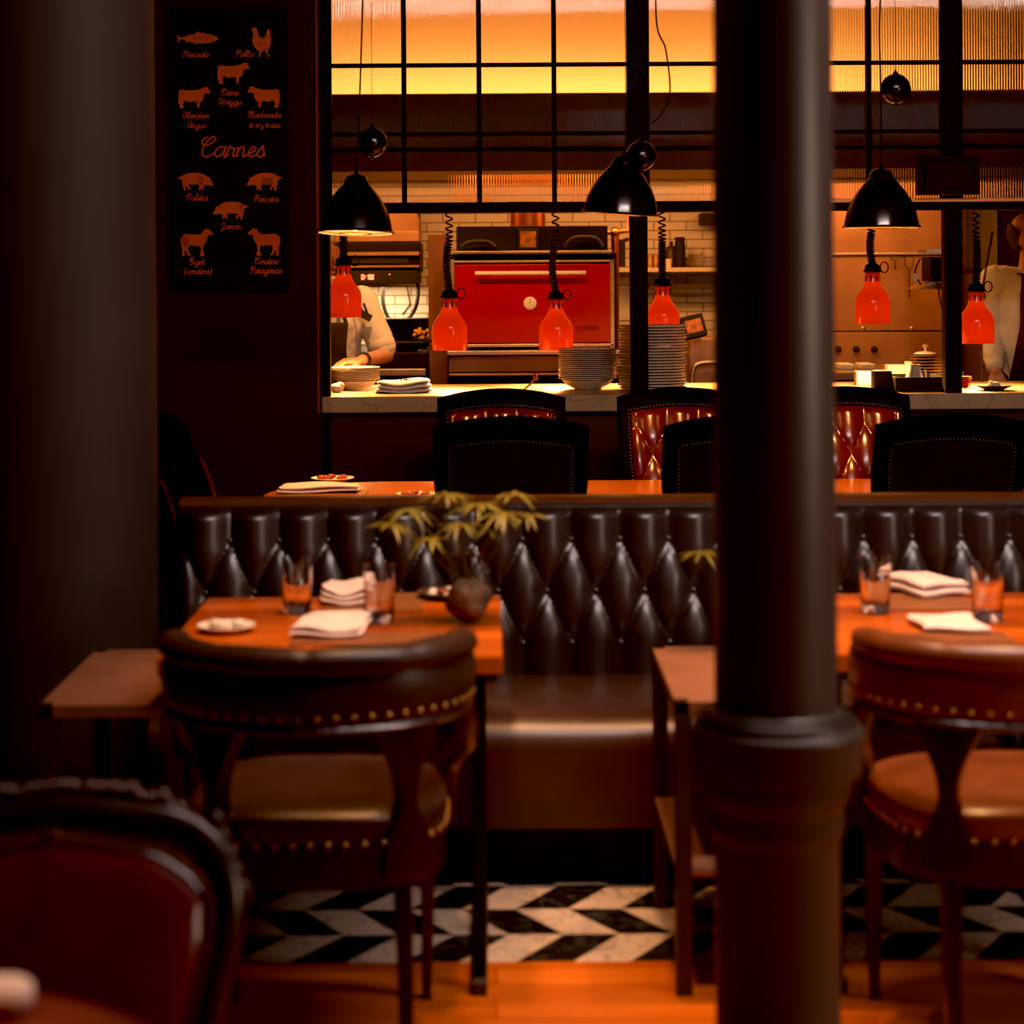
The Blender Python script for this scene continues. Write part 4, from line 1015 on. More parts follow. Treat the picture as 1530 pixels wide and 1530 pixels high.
# range below with pan
rg = empty('cooking_range', (WX(590, 11.0, 500), 11.0, 0), 'black cooking range with a steel front strip behind the left cook', 'cooker')
a = R4(505, 527, 638, 600, 11.0); xx = rg.location.x
MB().box(a[0] - xx, a[1] - xx, 0, 1.3, 0, a[3]).build('body', M['black'], rg, bevel=.005)
b = R4(515, 551, 636, 562, 10.98); MB().box(b[0] - xx, b[1] - xx, -.03, 0, b[2], b[3]).build('steel_strip', M['steel'], rg, bevel=.003)
a2 = R4(560, 476, 640, 530, 12.0); MB().box(a2[0] - xx, a2[1] - xx, 1.0, 1.25, a[3], a2[3]).build('back_panel', M['black'], rg)
zr_ = a[3] + .001
pn = empty('frying_pan', (WX(592, 11.25, 530), 11.25, zr_), 'black frying pan on the range', 'pan')
MB().lathe([(0, 0), (.11, 0), (.145, .045), (.15, .046), (.113, -.0), (.108, .006), (0, .006)], 36).build('pan_body', M['blackmat'], pn)
MB().tube([(.12, -.05, .035), (.2, -.1, .06), (.27, -.13, .075)], [.008, .009, .011], 8).build('handle', M['blackmat'], pn)
vz = W(630, 512, 11.6); vs_ = empty('flower_pot', (vz[0], 11.6, zr_), 'small pot of yellow blossoms on the range beside the brown steel panel', 'pot')
MB().lathe([(0, 0), (.03, 0), (.04, .05), (.036, .05), (0, .04)], 20).build('pot', M['black'], vs_)
mb = MB(); rnd = random.Random(2)
for k in range(16): mb.ball((rnd.uniform(-.04, .04), rnd.uniform(-.03, .03), .055 + rnd.uniform(0, .05)), .011, 8)
mb.build('blossoms', mat('yellow_blossom', (.75, .4, .06), .6, var=.3), vs_)
# brown steel side panel
o = fbox(641, 350, 668, 600, 11.2, .7, z0=0).build('steel_side_panel', mat('red_brown_steel', (.22, .085, .05), .45, metal=.4, var=.15), bevel=.004); tag(o, 'red-brown steel panel standing left of the red oven', 'panel')

# ---- charcoal oven with red door
YJ = 11.0
jo = empty('charcoal_oven', (WX(795, YJ, 450), YJ, 0), 'charcoal oven with bright red door, round thermometer and pale handle', 'oven')
jx = jo.location.x
def J(px0, py0, px1, py1, dy, d, name, m, par=None, bevel=.003):
    return local(px0, py0, px1, py1, YJ + dy, d, jx, YJ).build(name, m, par or jo, bevel=bevel)
J(674, 378, 921, 522, .03, .75, 'body', M['black'])
J(682, 337, 908, 378, .14, .6, 'upper_shelf_box', mat('sooty_metal', (.014, .009, .007), .7, metal=.2, var=.4))
J(676, 374, 915, 378.5, -.06, .12, 'top_ledge', M['steel'])
dr = J(680, 394, 912, 513, -.03, .06, 'door', M['ovenred'], None, .004)
f = MB()
for q in ((676, 388, 918, 393), (676, 513, 918, 519), (912, 388, 918, 519), (674, 388, 679, 519)):
    a = R4(*q, YJ - .035); f.box(a[0] - jx, a[1] - jx, -.035, .03, a[2], a[3])
f.build('door_frame', M['steel'], jo, bevel=.003)
hx0_, hz_ = W(710, 408.5, YJ - .08); hx1_, _ = W(875, 408.5, YJ - .08)
MB().tube([(hx0_ - jx, -.085, hz_), (hx1_ - jx, -.085, hz_)], .0115, 12).build('handle', M['cream'], dr)
MB().tube([(hx0_ - jx + .03, -.085, hz_), (hx0_ - jx + .03, -.02, hz_)], .006, 8).tube([(hx1_ - jx - .03, -.085, hz_), (hx1_ - jx - .03, -.02, hz_)], .006, 8).build('handle_bracket', M['steel'], dr)
tx, tz = W(792, 453, YJ - .03)
th = MB().lathe([(0, .012), (.028, .012), (.0335, .008), (.0335, 0), (0, 0)], 36, T(tx - jx, -.03, tz) @ RX(PI / 2)).build('thermometer', M['cream'], dr)
MB().box(-.0014, .0014, -.002, .022, 0, .001, T(tx - jx, -.0425, tz) @ RX(PI / 2) @ RZ(.05)).build('needle', M['black'], th)
fo = bpy.data.curves.new('txt', 'FONT'); fo.body = 'JOSPER'; fo.size = .036; fo.align_x = 'CENTER'; fo.extrude = .0006
to = bpy.data.objects.new('txt', fo); col.objects.link(to); bpy.context.view_layer.update()
me = bpy.data.meshes.new_from_object(to); bpy.data.objects.remove(to); me.materials.clear(); me.materials.append(M['black'])
lg = bpy.data.objects.new('lettering', me); col.objects.link(lg); lg.parent = dr; lx, lz = W(878, 494, YJ - .031); lg.location = (lx - jx, -.0315, lz); lg.rotation_euler = (PI / 2, 0, 0)
J(668, 523, 925, 531, -.10, .2, 'bottom_ledge', M['steel'])
J(671, 531, 925, 556, -.02, .7, 'ash_drawer', M['steel_br'])
J(671, 557, 925, 562, -.06, .2, 'lower_ledge', M['steel_br'])
a = R4(671, 562, 925, 600, YJ); MB().box(a[0] - jx, a[1] - jx, .0, .7, 0, a[3]).build('base_cabinet', M['black'], jo)
fx, fz = W(789, 330, YJ + .4); MB().lathe([(.095, 0), (.095, 2.085 - fz + .06)], 32, T(fx - jx, .45, fz - .06)).build('flue_pipe', M['copper'], jo)
pf = empty('small_framed_print', (W(789, 360, YJ + .1)[0], YJ + .1, W(789, 373, YJ)[1]), 'small square framed print standing on the ledge of the oven', 'picture')
MB().box(-.055, .055, 0, .02, 0, .11).build('frame', M['blackmat'], pf, bevel=.003); MB().box(-.042, .042, -.003, .001, .013, .097).build('print', M['print'], pf)
for q, l in (((690, 368, 740, 376), 'dark baking tray at the left end of the oven ledge'), ((845, 362, 900, 376), 'dark coiled tool at the right end of the oven ledge')):
    a = R4(*q, YJ + .06); o = MB().tube(cr([(a[0], YJ + .05, a[2] + .02), (a[0] + .04, YJ + .05, a[3] + .02), (a[1] - .04, YJ + .07, a[3] + .02), (a[1], YJ + .05, a[2] + .02)], 5), .012, 8).build('oven_tool', M['blackmat']); tag(o, l, 'tool', 'tools on the oven ledge')
# copper pipes to the right of the oven
cpz = lambda px, py: (W(px, py, 11.5)[0], 11.5, W(px, py, 11.5)[1])
o = empty('copper_pipework', cpz(918, 480), 'copper pipework right of the red oven', 'pipe'); ol = Vector(o.location)
mb = MB(); mb.tube([Vector(cpz(919, 600)) - ol, Vector(cpz(919, 346)) - ol], .022, 12); mb.build('riser_pipe', M['copper'], o)
mb = MB(); mb.tube([Vector(cpz(897, 348)) - ol, Vector(cpz(940, 345)) - ol, Vector(cpz(940, 300)) - ol], .016, 12); mb.build('branch_pipe', M['copper'], o)
mb = MB(); mb.ball(Vector(cpz(919, 347)) - ol, .03, 12); mb.build('joint', M['copper'], o)
ap = empty('gas_tap', (W(931, 375, 12.2)[0], 12.2, W(931, 375, 12.2)[1]), 'dark gas tap on the tiled wall beside the copper pipe', 'tap'); al = Vector(ap.location)
MB().tube([(0, .3, .05), (0, .1, .05), (0, .1, -.09)], .02, 8).build('body', M['blackmat'], ap); MB().tube([(-.05, .1, .04), (.04, .1, .07)], .012, 8).build('lever', M['blackmat'], ap)
o = fbox(925, 430, 941, 478, 12.495, .004).build('paper_note', M['paper']); tag(o, 'sheet of paper on the tiled wall beside the post', 'paper')

# ---- shelf on the tiled wall with bottles and bowls
YV = 12.2
a = R4(915, 399, 1150, 407, YV); o = MB().box(a[0], a[1], YV, YB, a[2], a[3]).build('wall_shelf', M['ltpanel'], bevel=.003); tag(o, 'pale wooden wall shelf on the white tiles', 'shelf'); zs = a[3] + .0006
o = fbox(972, 424, 1150, 431, YV + .1, .02).build('hook_rail', M['steel_leg']); tag(o, 'dark rail fixed to the tiles below the wall shelf', 'rail')
def onshelf(px, Y=YV + .14): return (WX(px, Y, 400), Y, zs)
def lathe_thing(name, px, prof, m, label, cat, grp=None, Y=YV + .14):
    o = MB().lathe(prof, 28).build(name, m); o.location = onshelf(px, Y); return tag(o, label, cat, grp)
lathe_thing('flask', 1016, [(0, 0), (.03, 0), (.032, .01), (.032, .12), (.028, .15), (.026, .158), (.03, .16), (.03, .175), (.0, .178)], M['blackmat'], 'tall black flask standing on the wall shelf', 'bottle')
lathe_thing('kettle', 1003, [(0, 0), (.036, 0), (.036, .1), (.025, .12), (.01, .13), (.012, .15), (0, .155)], M['steel_leg'], 'grey kettle behind the white cup on the wall shelf', 'kettle', Y=YV + .2)
lathe_thing('cup', 997, [(0, 0), (.022, 0), (.026, .05), (.024, .05), (.02, .005), (0, .005)], M['plate'], 'small white cup on the wall shelf', 'cup', Y=YV + .06)
for k, (px, w) in enumerate(((971, .02), (980, .018))): lathe_thing('spice_jar', px, [(0, 0), (w, 0), (w, .06), (w * .8, .065), (w * .8, .08), (0, .08)], M['steel_br'], ['small spice jar on the wall shelf, next to the post', 'small spice jar on the wall shelf, nearer the coiled cord'][k], 'jar', 'spice jars on the wall shelf')
for k in range(3):
    r = .058 - .004 * k; o = MB().lathe([(0, 0), (r * .5, 0), (r, .05), (r * .96, .05), (r * .48, .005), (0, .005)], 28).build('glass_bowl', M['glass']); o.location = (*onshelf(1041)[:2], zs + .027 * k); tag(o, ['lowest glass bowl of the nested stack on the shelf', 'middle glass bowl of the nested stack on the shelf', 'top glass bowl of the nested stack on the shelf'][k], 'bowl', 'glass bowls on the wall shelf')
o = fbox(1048, 318, 1075, 336, 12.3, .18).build('wall_speaker', M['blackmat'], bevel=.004); tag(o, 'small black box mounted high on the tiles beside the column', 'speaker')
tbx = empty('tilted_frame', (*W(1041, 500, 10.65)[:1], 10.65, W(1041, 502, 10.65)[1]), 'dark tilted box frame with an orange screen behind the tall plate stack', 'screen')
tbx.rotation_euler = (-.25, -.2, .2)
MB().box(-.06, .06, 0, .05, -.005, .11).build('frame', M['blackmat'], tbx, bevel=.005); MB().box(-.042, .042, -.003, .002, .02, .085).build('screen', M['print'], tbx)
mc = empty('steel_machine', (WX(1058, 10.8, 540), 10.8, 0), 'steel kitchen machine with a curved tube right of the tall plate stack', 'machine')
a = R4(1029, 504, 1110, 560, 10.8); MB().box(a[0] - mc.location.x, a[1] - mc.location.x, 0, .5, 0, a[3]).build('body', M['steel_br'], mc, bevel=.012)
p_ = [W(1034, 575, 10.75), W(1036, 552, 10.75), W(1046, 543, 10.75), W(1075, 541, 10.75)]
MB().tube(cr([(x - mc.location.x, -.05, z) for x, z in p_], 6), .012, 10).build('curved_tube', M['steel'], mc)

# ---- right bay: brown lit steel wall, hanging tools, knobs, worktop
YT = 11.9
sw = empty('steel_splashback', (WX(1330, YT, 450), YT, 0), 'warm lit stainless wall panel with seams right of the column', 'panel'); sx = sw.location.x
a = R4(1120, 300, 1436, 600, YT); 
for q, nm in (((1120, 272, 1436, 379.5), 'upper_panel'), ((1120, 381, 1436, 495), 'middle_panel'), ((1120, 496, 1436, 600), 'lower_panel')):
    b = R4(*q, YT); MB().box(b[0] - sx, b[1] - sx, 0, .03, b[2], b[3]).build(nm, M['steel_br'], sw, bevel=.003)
b = R4(1120, 377, 1436, 382, YT - .02); MB().box(b[0] - sx, b[1] - sx, -.02, 0, b[2], b[3]).build('tool_rail', M['steel'], sw, bevel=.002)
mb = MB()
for k in range(3):
    kx, kz = W(1253 + 27.3 * k, 522, YT - .03); MB().lathe([(0, 0), (.019, 0), (.019, .02), (.012, .03), (0, .03)], 20, T(kx - sx, 0, kz) @ RX(PI / 2)).build('knob', M['blackmat'], sw)
mb = MB()
for px in (1290, 1363): kx, kz = W(px, 491, YT - .01); mb.ball((kx - sx, -.002, kz), .013, 10, ry=.006)
mb.build('bolts', M['steel'], sw)
def hang(px, py0, py1, label, fork):
    x, z0 = W(px, py0, YT - .05); z1 = WZ(py1, YT - .05, px); t = empty('kitchen_fork', (x, YT - .05, z0), label, 'utensil', group='kitchen forks hanging on the steel wall')
    h = z0 - z1; mb = MB()
    mb.tube([(-.025, 0, 0), (-.022, 0, -h * .22), (0, 0, -h * .35)], .004, 6); mb.tube([(.025, 0, 0), (.022, 0, -h * .22), (0, 0, -h * .35)], .004, 6)
    mb.build('prongs', M['steel_leg'], t); MB().tube([(0, 0, -h * .33), (0, 0, -h)], .005, 6).build('handle', M['steel_leg'], t)
hang(1337, 382, 403, 'short dark fork hanging on the steel wall', 1); hang(1358, 382, 445, 'long dark fork hanging on the steel wall', 1)
wt = empty('steel_worktop', (WX(1330, 10.9, 560), 10.9, 0), 'bright steel worktop along the steel wall', 'worktop')
zt = WZ(556, 10.9, 1300); MB().box(-.75, .38, 0, .95, zt - .04, zt).build('top', M['steel'], wt, bevel=.003); MB().box(-.74, .37, .03, .95, 0, zt - .04).build('cabinet', M['steel_br'], wt)
b = R4(1120, 533, 1436, 545, YT - .2); 
for px0, px1, l in ((1255, 1277, 'shallow white tray on the steel worktop, nearer the column'), (1287, 1308, 'shallow white tray on the steel worktop, second from the column')):
    c = R4(px0, 549, px1, 556, 11.15); o = MB().box(c[0], c[1], 11.15, 11.35, zt + .0006, zt + .03).build('white_tray', M['cream'], bevel=.006); tag(o, l, 'tray', 'white trays on the steel worktop')
# till printer on a bracket at the right post
tp = empty('ticket_printer', (WX(1395, 9.75, 405), 9.75, WZ(432, 9.75, 1395)), 'black ticket printer on a lit metal shelf beside the right post', 'printer'); tx_ = tp.location.x
a = R4(1390, 384, 1420, 420, 9.75); MB().box(a[0] - tx_, a[1] - tx_, .0, .2, .035, a[3] - tp.location.z).build('body', M['blackmat'], tp, bevel=.006)
a = R4(1372, 424, 1424, 430, 9.72); MB().prism([(a[0] - tx_, 0), (a[1] - tx_, 0), (a[1] - tx_, .035), (a[0] - tx_ + .05, .03)], -.05, .22).build('shelf_bracket', M['steel'], tp)
MB().box(a[0] - tx_ + .045, a[1] - tx_, 0, .2, (a[3] - a[2]) + .15, (a[3] - a[2]) + .165).build('top_plate', M['steel'], tp)
mb = MB(); mb.tube(cr([(-.06, .0, .14), (-.085, 0, .08), (-.06, 0, .02)], 6), .004, 6); mb.build('cable', M['blackmat'], tp)
MB().box(.0, .025, -.44, -.04, .0, .03).build('wall_arm', M['black'], tp)
MB().box(-.012, .012, -.005, .005, -.016, .016, T(-.088, -.02, .055) @ RY(.35)).build('order_ticket', M['cream'], tp)
o = MB().tube(cr([(*W(1402, 430, 9.7)[:1], 9.7, W(1402, 430, 9.7)[1]), (W(1405, 450, 9.7)[0], 9.7, W(1405, 450, 9.7)[1]), (W(1412, 475, 9.7)[0], 9.7, W(1412, 475, 9.7)[1])], 5), .004, 6).build('printer_cable', M['blackmat']); tag(o, 'dark cable dangling below the ticket printer', 'cable')
# black monitor on the post
ms = empty('order_monitor', (WX(1420, Y_WALL - .12, 260), Y_WALL - .03, WZ(261, Y_WALL - .1, 1420)), 'black monitor seen from behind, fixed to the right post above the pass', 'monitor')
hw_ = (WX(1467, 9.15) - WX(1373, 9.15)) / 2; hh_ = (WZ(231, 9.15) - WZ(291, 9.15)) / 2
MB().box(-hw_, hw_, -.06, -.015, -hh_, hh_).build('case', M['blackmat'], ms, bevel=.006)
MB().box(-hw_ + .03, hw_ - .03, -.075, -.058, -hh_ + .025, hh_ - .025).build('rear_cover', M['blackmat'], ms, bevel=.006)
MB().box(-.03, .03, -.016, .018, -.03, .03).build('bracket', M['black'], ms)
# pale panel, shelf and hanging ladle on the far right
o = fbox(1442, 250, 1490, 402, 12.35, .04).build('pale_cupboard', M['ltpanel'], bevel=.004); tag(o, 'pale tall cupboard front behind the right heat lamp', 'cupboard')
o = fbox(1436, 408, 1680, 620, 12.0, .4, z0=0).build('back_cabinet', M['steel_br'], bevel=.005); tag(o, 'low brown cabinet behind the right cook', 'cabinet')
o = fbox(1491, 250, 1720, 405, 12.4, .06).build('dark_cupboard', mat('dark_olive_door', (.07, .055, .035), .6, var=.2), bevel=.004); tag(o, 'tall dark cupboard front behind the right cook', 'cupboard')
ld = empty('ladle', (W(1475, 395, 10.1)[0], 10.1, W(1475, 395, 10.1)[1]), 'long steel ladle standing beside the right heat lamp', 'utensil')
q = [W(1483, 346, 10.1), W(1475, 390, 10.1), W(1467, 438, 10.1)]
loc = ld.location; MB().tube([(x - loc.x, 0, z - loc.z) for x, z in q], [.007, .006, .006], 8).build('handle', M['steel_leg'], ld)
bx_, bz_ = W(1467, 442, 10.1); MB().ball((bx_ - loc.x, 0, bz_ - loc.z), .02, 14, rz=.022).build('scoop', M['steel_br'], ld)
MB().tube([(bx_ - loc.x, .01, bz_ - loc.z), (bx_ - loc.x - .0, .01, CZ - loc.z)], .006, 8).build('stand_rod', M['steel_leg'], ld)
# ================================================================== PEOPLE
def head_mesh(mb, c, yaw, pitch, k=1.0):
    """head centre c, facing -y turned by yaw; added to the body mesh so skin is one surface"""
    R = T(*c) @ RZ(yaw) @ RX(pitch) @ Matrix.Scale(k, 4)
    mb.ball((0, .012, .03), .078, 24, R, ry=.098, rz=.095)
    mb.ball((0, -.022, -.035), .062, 24, R, ry=.07, rz=.085)
    mb.ball((0, -.055, -.093), .03, 16, R, ry=.028, rz=.026)
    mb.ball((0, -.098, -.022), .0125, 12, R, ry=.02, rz=.016); mb.capsule((0, -.082, .022), (0, -.1, -.018), .009, .012, 10, R)
    for s in (-1, 1):
        mb.ball((s * .078, .012, -.006), .011, 12, R, ry=.02, rz=.033)
        mb.ball((s * .034, -.074, -.03), .022, 12, R, ry=.018, rz=.022)
        mb.capsule((s * .012, -.092, .034), (s * .048, -.078, .036), .008, .007, 8, R)
    mb.capsule((-.02, -.083, -.062), (.02, -.083, -.062), .0085, .0085, 8, R)
    mb.capsule((-.016, -.084, -.072), (.016, -.084, -.072), .009, .009, 8, R)
    return R
def face_parts(R, body):
    for s in (-1, 1):
        e = MB().ball((s * .032, -.083, .012), .0125, 12, R).build('eye', M['eye'], body)
        MB().ball((s * .032, -.0925, .011), .0058, 10, R, ry=.004).build('iris', M['hair'], e)
        MB().capsule((s * .016, -.097, .040), (s * .05, -.083, .041), .0045, .0035, 8, R).build('eyebrow', M['hair'], body)
    MB().capsule((-.02, -.091, -.067), (.02, -.091, -.067), .005, .005, 8, R).build('lips', M['lip'], body)
def hand(mb, wrist, dirv, up, k=1.0, side=1, curl=.5):
    """palm, five unequal bent fingers; dirv points to the finger tips, up is the back of the hand"""
    d = Vector(dirv).normalized(); u = Vector(up); u = (u - d * u.dot(d)).normalized(); r = d.cross(u) * side
    w = Vector(wrist); P = lambda a, b, c: w + (d * a + r * b + u * c) * k
    for b, a1 in ((-.028, .085), (-.01, .092), (.01, .09), (.028, .082)):
        mb.capsule(P(.01, b * .6, 0), P(a1, b, .004), .015 * k, .0125 * k, 10)
    L = (.062, .075, .07, .055)
    for i, b in enumerate((-.03, -.0105, .0105, .03)):
        a1 = (.085, .092, .09, .082)[i]; x = a1; z = .004; ang = -.25 * curl * 2
        pts = [P(x, b, z)]
        for j, f in enumerate((.45, .32, .23)):
            x += L[i] * f * math.cos(ang) * 1.1; z += L[i] * f * math.sin(ang) * 1.1; pts.append(P(x, b * (1 + .12 * j), z)); ang -= curl * .9
        for j in range(3): mb.capsule(pts[j], pts[j + 1], (.0098 - .0008 * j) * k, (.009 - .0008 * j) * k, 10)
    q0 = P(.02, -.025, -.004); q1 = P(.05, -.052, -.014); q2 = P(.078, -.058, -.022); q3 = P(.1, -.054, -.028)
    mb.capsule(q0, q1, .015 * k, .012 * k, 10); mb.capsule(q1, q2, .0115 * k, .0105 * k, 10); mb.capsule(q2, q3, .0105 * k, .009 * k, 10)

def cook(px_head, Y, label, spec):
    t = empty('person', (spec['hip'][0], Y, 0), label, 'person'); o = Vector(t.location)
    Lc = lambda p: Vector(p) - o
    b = MB(); S = spec
    R = head_mesh(b, Lc(S['head']), S['yaw'], S['pitch'], S.get('hk', 1))
    b.capsule(Lc(S['neck']), Lc(S['head']) + Vector((0, .02, -.04)), .056, .052)
    b.capsule(Lc(S['chest']), Lc(S['neck']) + Vector((0, 0, -.03)), .12, .07)
    b.capsule(Lc(S['hip']), Lc(S['chest']), .13, .13)
    for s in ('L', 'R'):
        sh, el, wr = (Lc(p) for p in S['arm' + s][:3])
        b.capsule(Lc(S['chest']) + Vector((0, 0, .08)), sh, .07, .05); b.capsule(sh, el, .05, .04); b.capsule(el, wr, .04, .027)
        hand(b, wr, S['arm' + s][3], S['arm' + s][4], 1.0, S['arm' + s][5], S['arm' + s][6])
        hx, hy, hz = Lc(S['hip']); q = -1 if s == 'R' else 1
        b.capsule((hx + q * .085, hy, hz - .05), (hx + q * .1, hy + .01, .5), .085, .06); b.capsule((hx + q * .1, hy + .01, .5), (hx + q * .1, hy + .02, .09), .055, .04); b.capsule((hx + q * .1, hy + .02, .06), (hx + q * .11, hy - .12, .045), .04, .035)
    body = b.build('body', M['skin'], t, remesh=.0055, smooth_it=3)
    face_parts(R, body)
    j = MB()
    j.capsule(Lc(S['hip']) + Vector((0, 0, -.08)), Lc(S['chest']), .165, .165, 24); j.capsule(Lc(S['chest']), Lc(S['neck']) + Vector((0, .01, -.07)), .15, .085, 24)
    for s in ('L', 'R'):
        sh, el, wr = (Lc(p) for p in S['arm' + s][:3]); j.capsule(Lc(S['chest']) + Vector((0, 0, .07)), sh, .10, .078, 20)
        e2 = sh.lerp(el, S['sleeve']) if S['sleeve'] <= 1 else el
        j.capsule(sh, e2, .078, .066, 20)
        if S['sleeve'] > 1: j.capsule(el, el.lerp(wr, .85), .064, .046, 20)
    ja = j.build('jacket', M['jacket'], t, remesh=.009, smooth_it=2)
    tex = bpy.data.textures.new('folds', 'CLOUDS'); tex.noise_scale = .075
    dm_ = ja.modifiers.new('folds', 'DISPLACE'); dm_.texture = tex; dm_.strength = .02; dm_.mid_level = .5
    cf = MB()
    for s in ('L', 'R'):
        sh, el, wr = (Lc(p) for p in S['arm' + s][:3])
        if S['sleeve'] <= 1:
            a, c = sh.lerp(el, S['sleeve'] - .10), sh.lerp(el, S['sleeve'] + .06)
            cf.tube([a, a.lerp(c, .2), a.lerp(c, .8), c], [.066, .071, .069, .060], 24)
    if cf.v: cf.build('rolled_cuff', M['jacket'], t)
    cl = MB(); n0 = Lc(S['neck']) + Vector((0, .005, -.045))
    cl.tube([n0 + Vector((.075 * math.cos(2 * PI * i / 24), .07 * math.sin(2 * PI * i / 24), .012 * math.sin(2 * PI * i / 24))) for i in range(24)], .018, 8, closed=True, flat=(1.4, .6)); cl.build('collar', M['jacket'], t)
    # apron: bib and skirt following the front of the body
    hip, ches = Lc(S['hip']), Lc(S['chest'])
    def ap(u, v, wb, wt, zt, zb):
        z = zb + (zt - zb) * v; f = (z - hip.z) / (ches.z - hip.z); c = hip.lerp(ches, max(-.6, min(f, 1.25)))
        w = wb + (wt - wb) * max(0, min(1, (v - .35) / .5)); x = (u - .5) * 2 * w; y = -math.sqrt(max(.0004, .196 ** 2 - (x * .86) ** 2)) - .012
        return (c.x + x, c.y + y, z)
    zt = ches.z + S['bib']
    MB().grid(20, 30, lambda u, v: ap(u, v, .19, S['bw'], zt, .45)).build('apron', S['apron_m'][0], t, solid=.006)
    if len(S['apron_m']) > 1:
        MB().grid(20, 8, lambda u, v: (lambda p: (p[0], p[1] - .004, p[2]))(ap(u, .72 + .28 * v, .19, S['bw'], zt, .45))).build('apron_bib', S['apron_m'][1], t, solid=.006)
    st = MB()
    for s in (-1, 1):
        p0 = Vector(ap(.5 + s * .45, 1, .19, S['bw'], zt, .45)); nk = Lc(S['neck'])
        st.tube(cr([p0, p0.lerp(nk, .6) + Vector((s * .035, -.06, .02)), nk + Vector((s * .075, .0, -.03)), nk + Vector((s * .05, .08, -.02))], 5), .011, 6, flat=(1, .4))
    st.build('apron_strap', S['apron_m'][-1], t)
    # trousers and shoes
    tr_ = MB(); sho = MB()
    for q in (-1, 1):
        hx, hy, hz = hip; tr_.capsule((hx + q * .08, hy, hz - .02), (hx + q * .1, hy + .01, .5), .115, .085); tr_.capsule((hx + q * .1, hy + .01, .5), (hx + q * .1, hy + .02, .12), .085, .07)
        sho.capsule((hx + q * .1, hy + .03, .055), (hx + q * .11, hy - .14, .05), .052, .046)
    tr_.build('trousers', M['apron'], t, remesh=.012); sho.build('shoes', M['blackmat'], t)
    return t, R, o

Yc = 10.45
p1 = lambda px, py, dy=0: (W(px, py, Yc + dy)[0], Yc + dy, W(px, py, Yc + dy)[1])
L = dict(hip=(p1(482, 560)[0], Yc + .06, .98), chest=(p1(492, 470)[0], Yc, 1.33), neck=(p1(484, 440)[0], Yc - .03, 1.475), head=(p1(478, 402)[0], Yc - .07, 1.585),
         yaw=.55, pitch=.18, sleeve=.86, bib=.0, bw=.105, apron_m=[M['apron']],
         armL=(p1(541, 450, .0), p1(576, 531, -.08), p1(541, 538, -.36), (-.9, -.28, -.12), (0.1, -.1, 1), 1, .55),
         armR=(p1(428, 452, .0), p1(400, 530, -.05), p1(440, 540, -.30), (.8, -.4, -.2), (0, 0, 1), -1, .5))
lc, R, o = cook(482, Yc, 'cook in a cream jacket and black apron leaning over the low plate stack', L)
cap = MB(); cap.lathe([(.094, .02), (.099, .035), (.098, .075), (.088, .115), (.055, .135), (0, .14)], 28, R, sy=1.16).lathe([(0, .018), (.09, .02), (.094, .022)], 28, R, sy=1.16)
cap.build('cap', mat('patterned_cap', (.1, .03, .015), .8, var=.8, vscale=45), lc)
hr = MB(); hr.lathe([(.086, -.03), (.091, .0), (.092, .03)], 28, R @ T(0, .014, 0), sy=1.1); 
w_, e_ = Vector(L['armL'][2]) - o, Vector(L['armL'][1]) - o; d = (e_ - w_).normalized()
MB().tube([w_ + d * .012, w_ + d * .03], [.034, .036], 20).build('wrist_strap', M['blackmat'], lc)
pk = Vector(p1(549, 467, -.135)) - o
MB().box(-.022, .03, -.012, .0, -.035, .0, T(*pk) @ RY(.5)).tube([pk + Vector((-.055, 0, .055)), pk + Vector((-.01, -.004, -.02))], .008, 8).tube([pk + Vector((-.018, -.004, .045)), pk + Vector((.002, -.004, -.01))], .006, 8).build('pocket_pens', M['blackmat'], lc)

Yd = 10.75
p2_ = lambda px, py, dy=0: (W(px, py, Yd + dy)[0], Yd + dy, W(px, py, Yd + dy)[1])
Rr = dict(hip=(p2_(1542, 560)[0], Yd + .02, 1.02), chest=(p2_(1540, 450)[0], Yd, 1.40), neck=(p2_(1538, 400)[0], Yd - .01, 1.57), head=(p2_(1540, 358)[0], Yd - .03, 1.715),
         yaw=.95, pitch=.14, hk=1.12, sleeve=2, bib=.04, bw=.10, apron_m=[M['apron'], M['apron_red']],
         armL=(p2_(1598, 418), p2_(1612, 500, -.02), p2_(1590, 545, -.2), (-.2, -.6, -.7), (0, -.7, .5), 1, .5),
         armR=(p2_(1486, 418, .01), p2_(1481, 495, .02), p2_(1488, 556, -.17), (.15, -.5, -.8), (-.2, -.7, .5), -1, .5))
rc, R, o = cook(1540, Yd, 'bald cook in a white jacket and maroon apron at the right edge', Rr)
hr = MB()
def hairf(u, v):
    a = PI * (1.0 + 1.0 * u) + PI  # around the back
    a = PI * .06 + PI * .88 * u; z = -.05 + (.115 - .03 * abs(2 * u - 1) ** 2) * v
    k = math.sqrt(max(.3, 1 - ((z - .03) / .098) ** 2))
    return R @ Vector((.0815 * k * math.cos(a), .012 + .1015 * k * math.sin(a), z))
hr.grid(30, 12, hairf); hr.build('hair', M['hair'], rc, solid=.014)
# ================================================================== LIGHT
def lamp(kind, name, loc, energy, color, rot=(0, 0, 0), **k):
    l = bpy.data.lights.new(name, kind); l.energy = energy; l.color = color
    for a, b in k.items(): setattr(l, a, b)
    o = bpy.data.objects.new(name, l); col.objects.link(o); o.location = loc; o.rotation_euler = rot; return o
AMB = (1, .38, .10)
# strip on the hood top washing the plaster wall
lamp('AREA', 'hood_strip', (.5, 12.28, 2.50), 36, AMB, (math.radians(180 - 42), 0, 0), shape='RECTANGLE', size=4.2, size_y=.10)
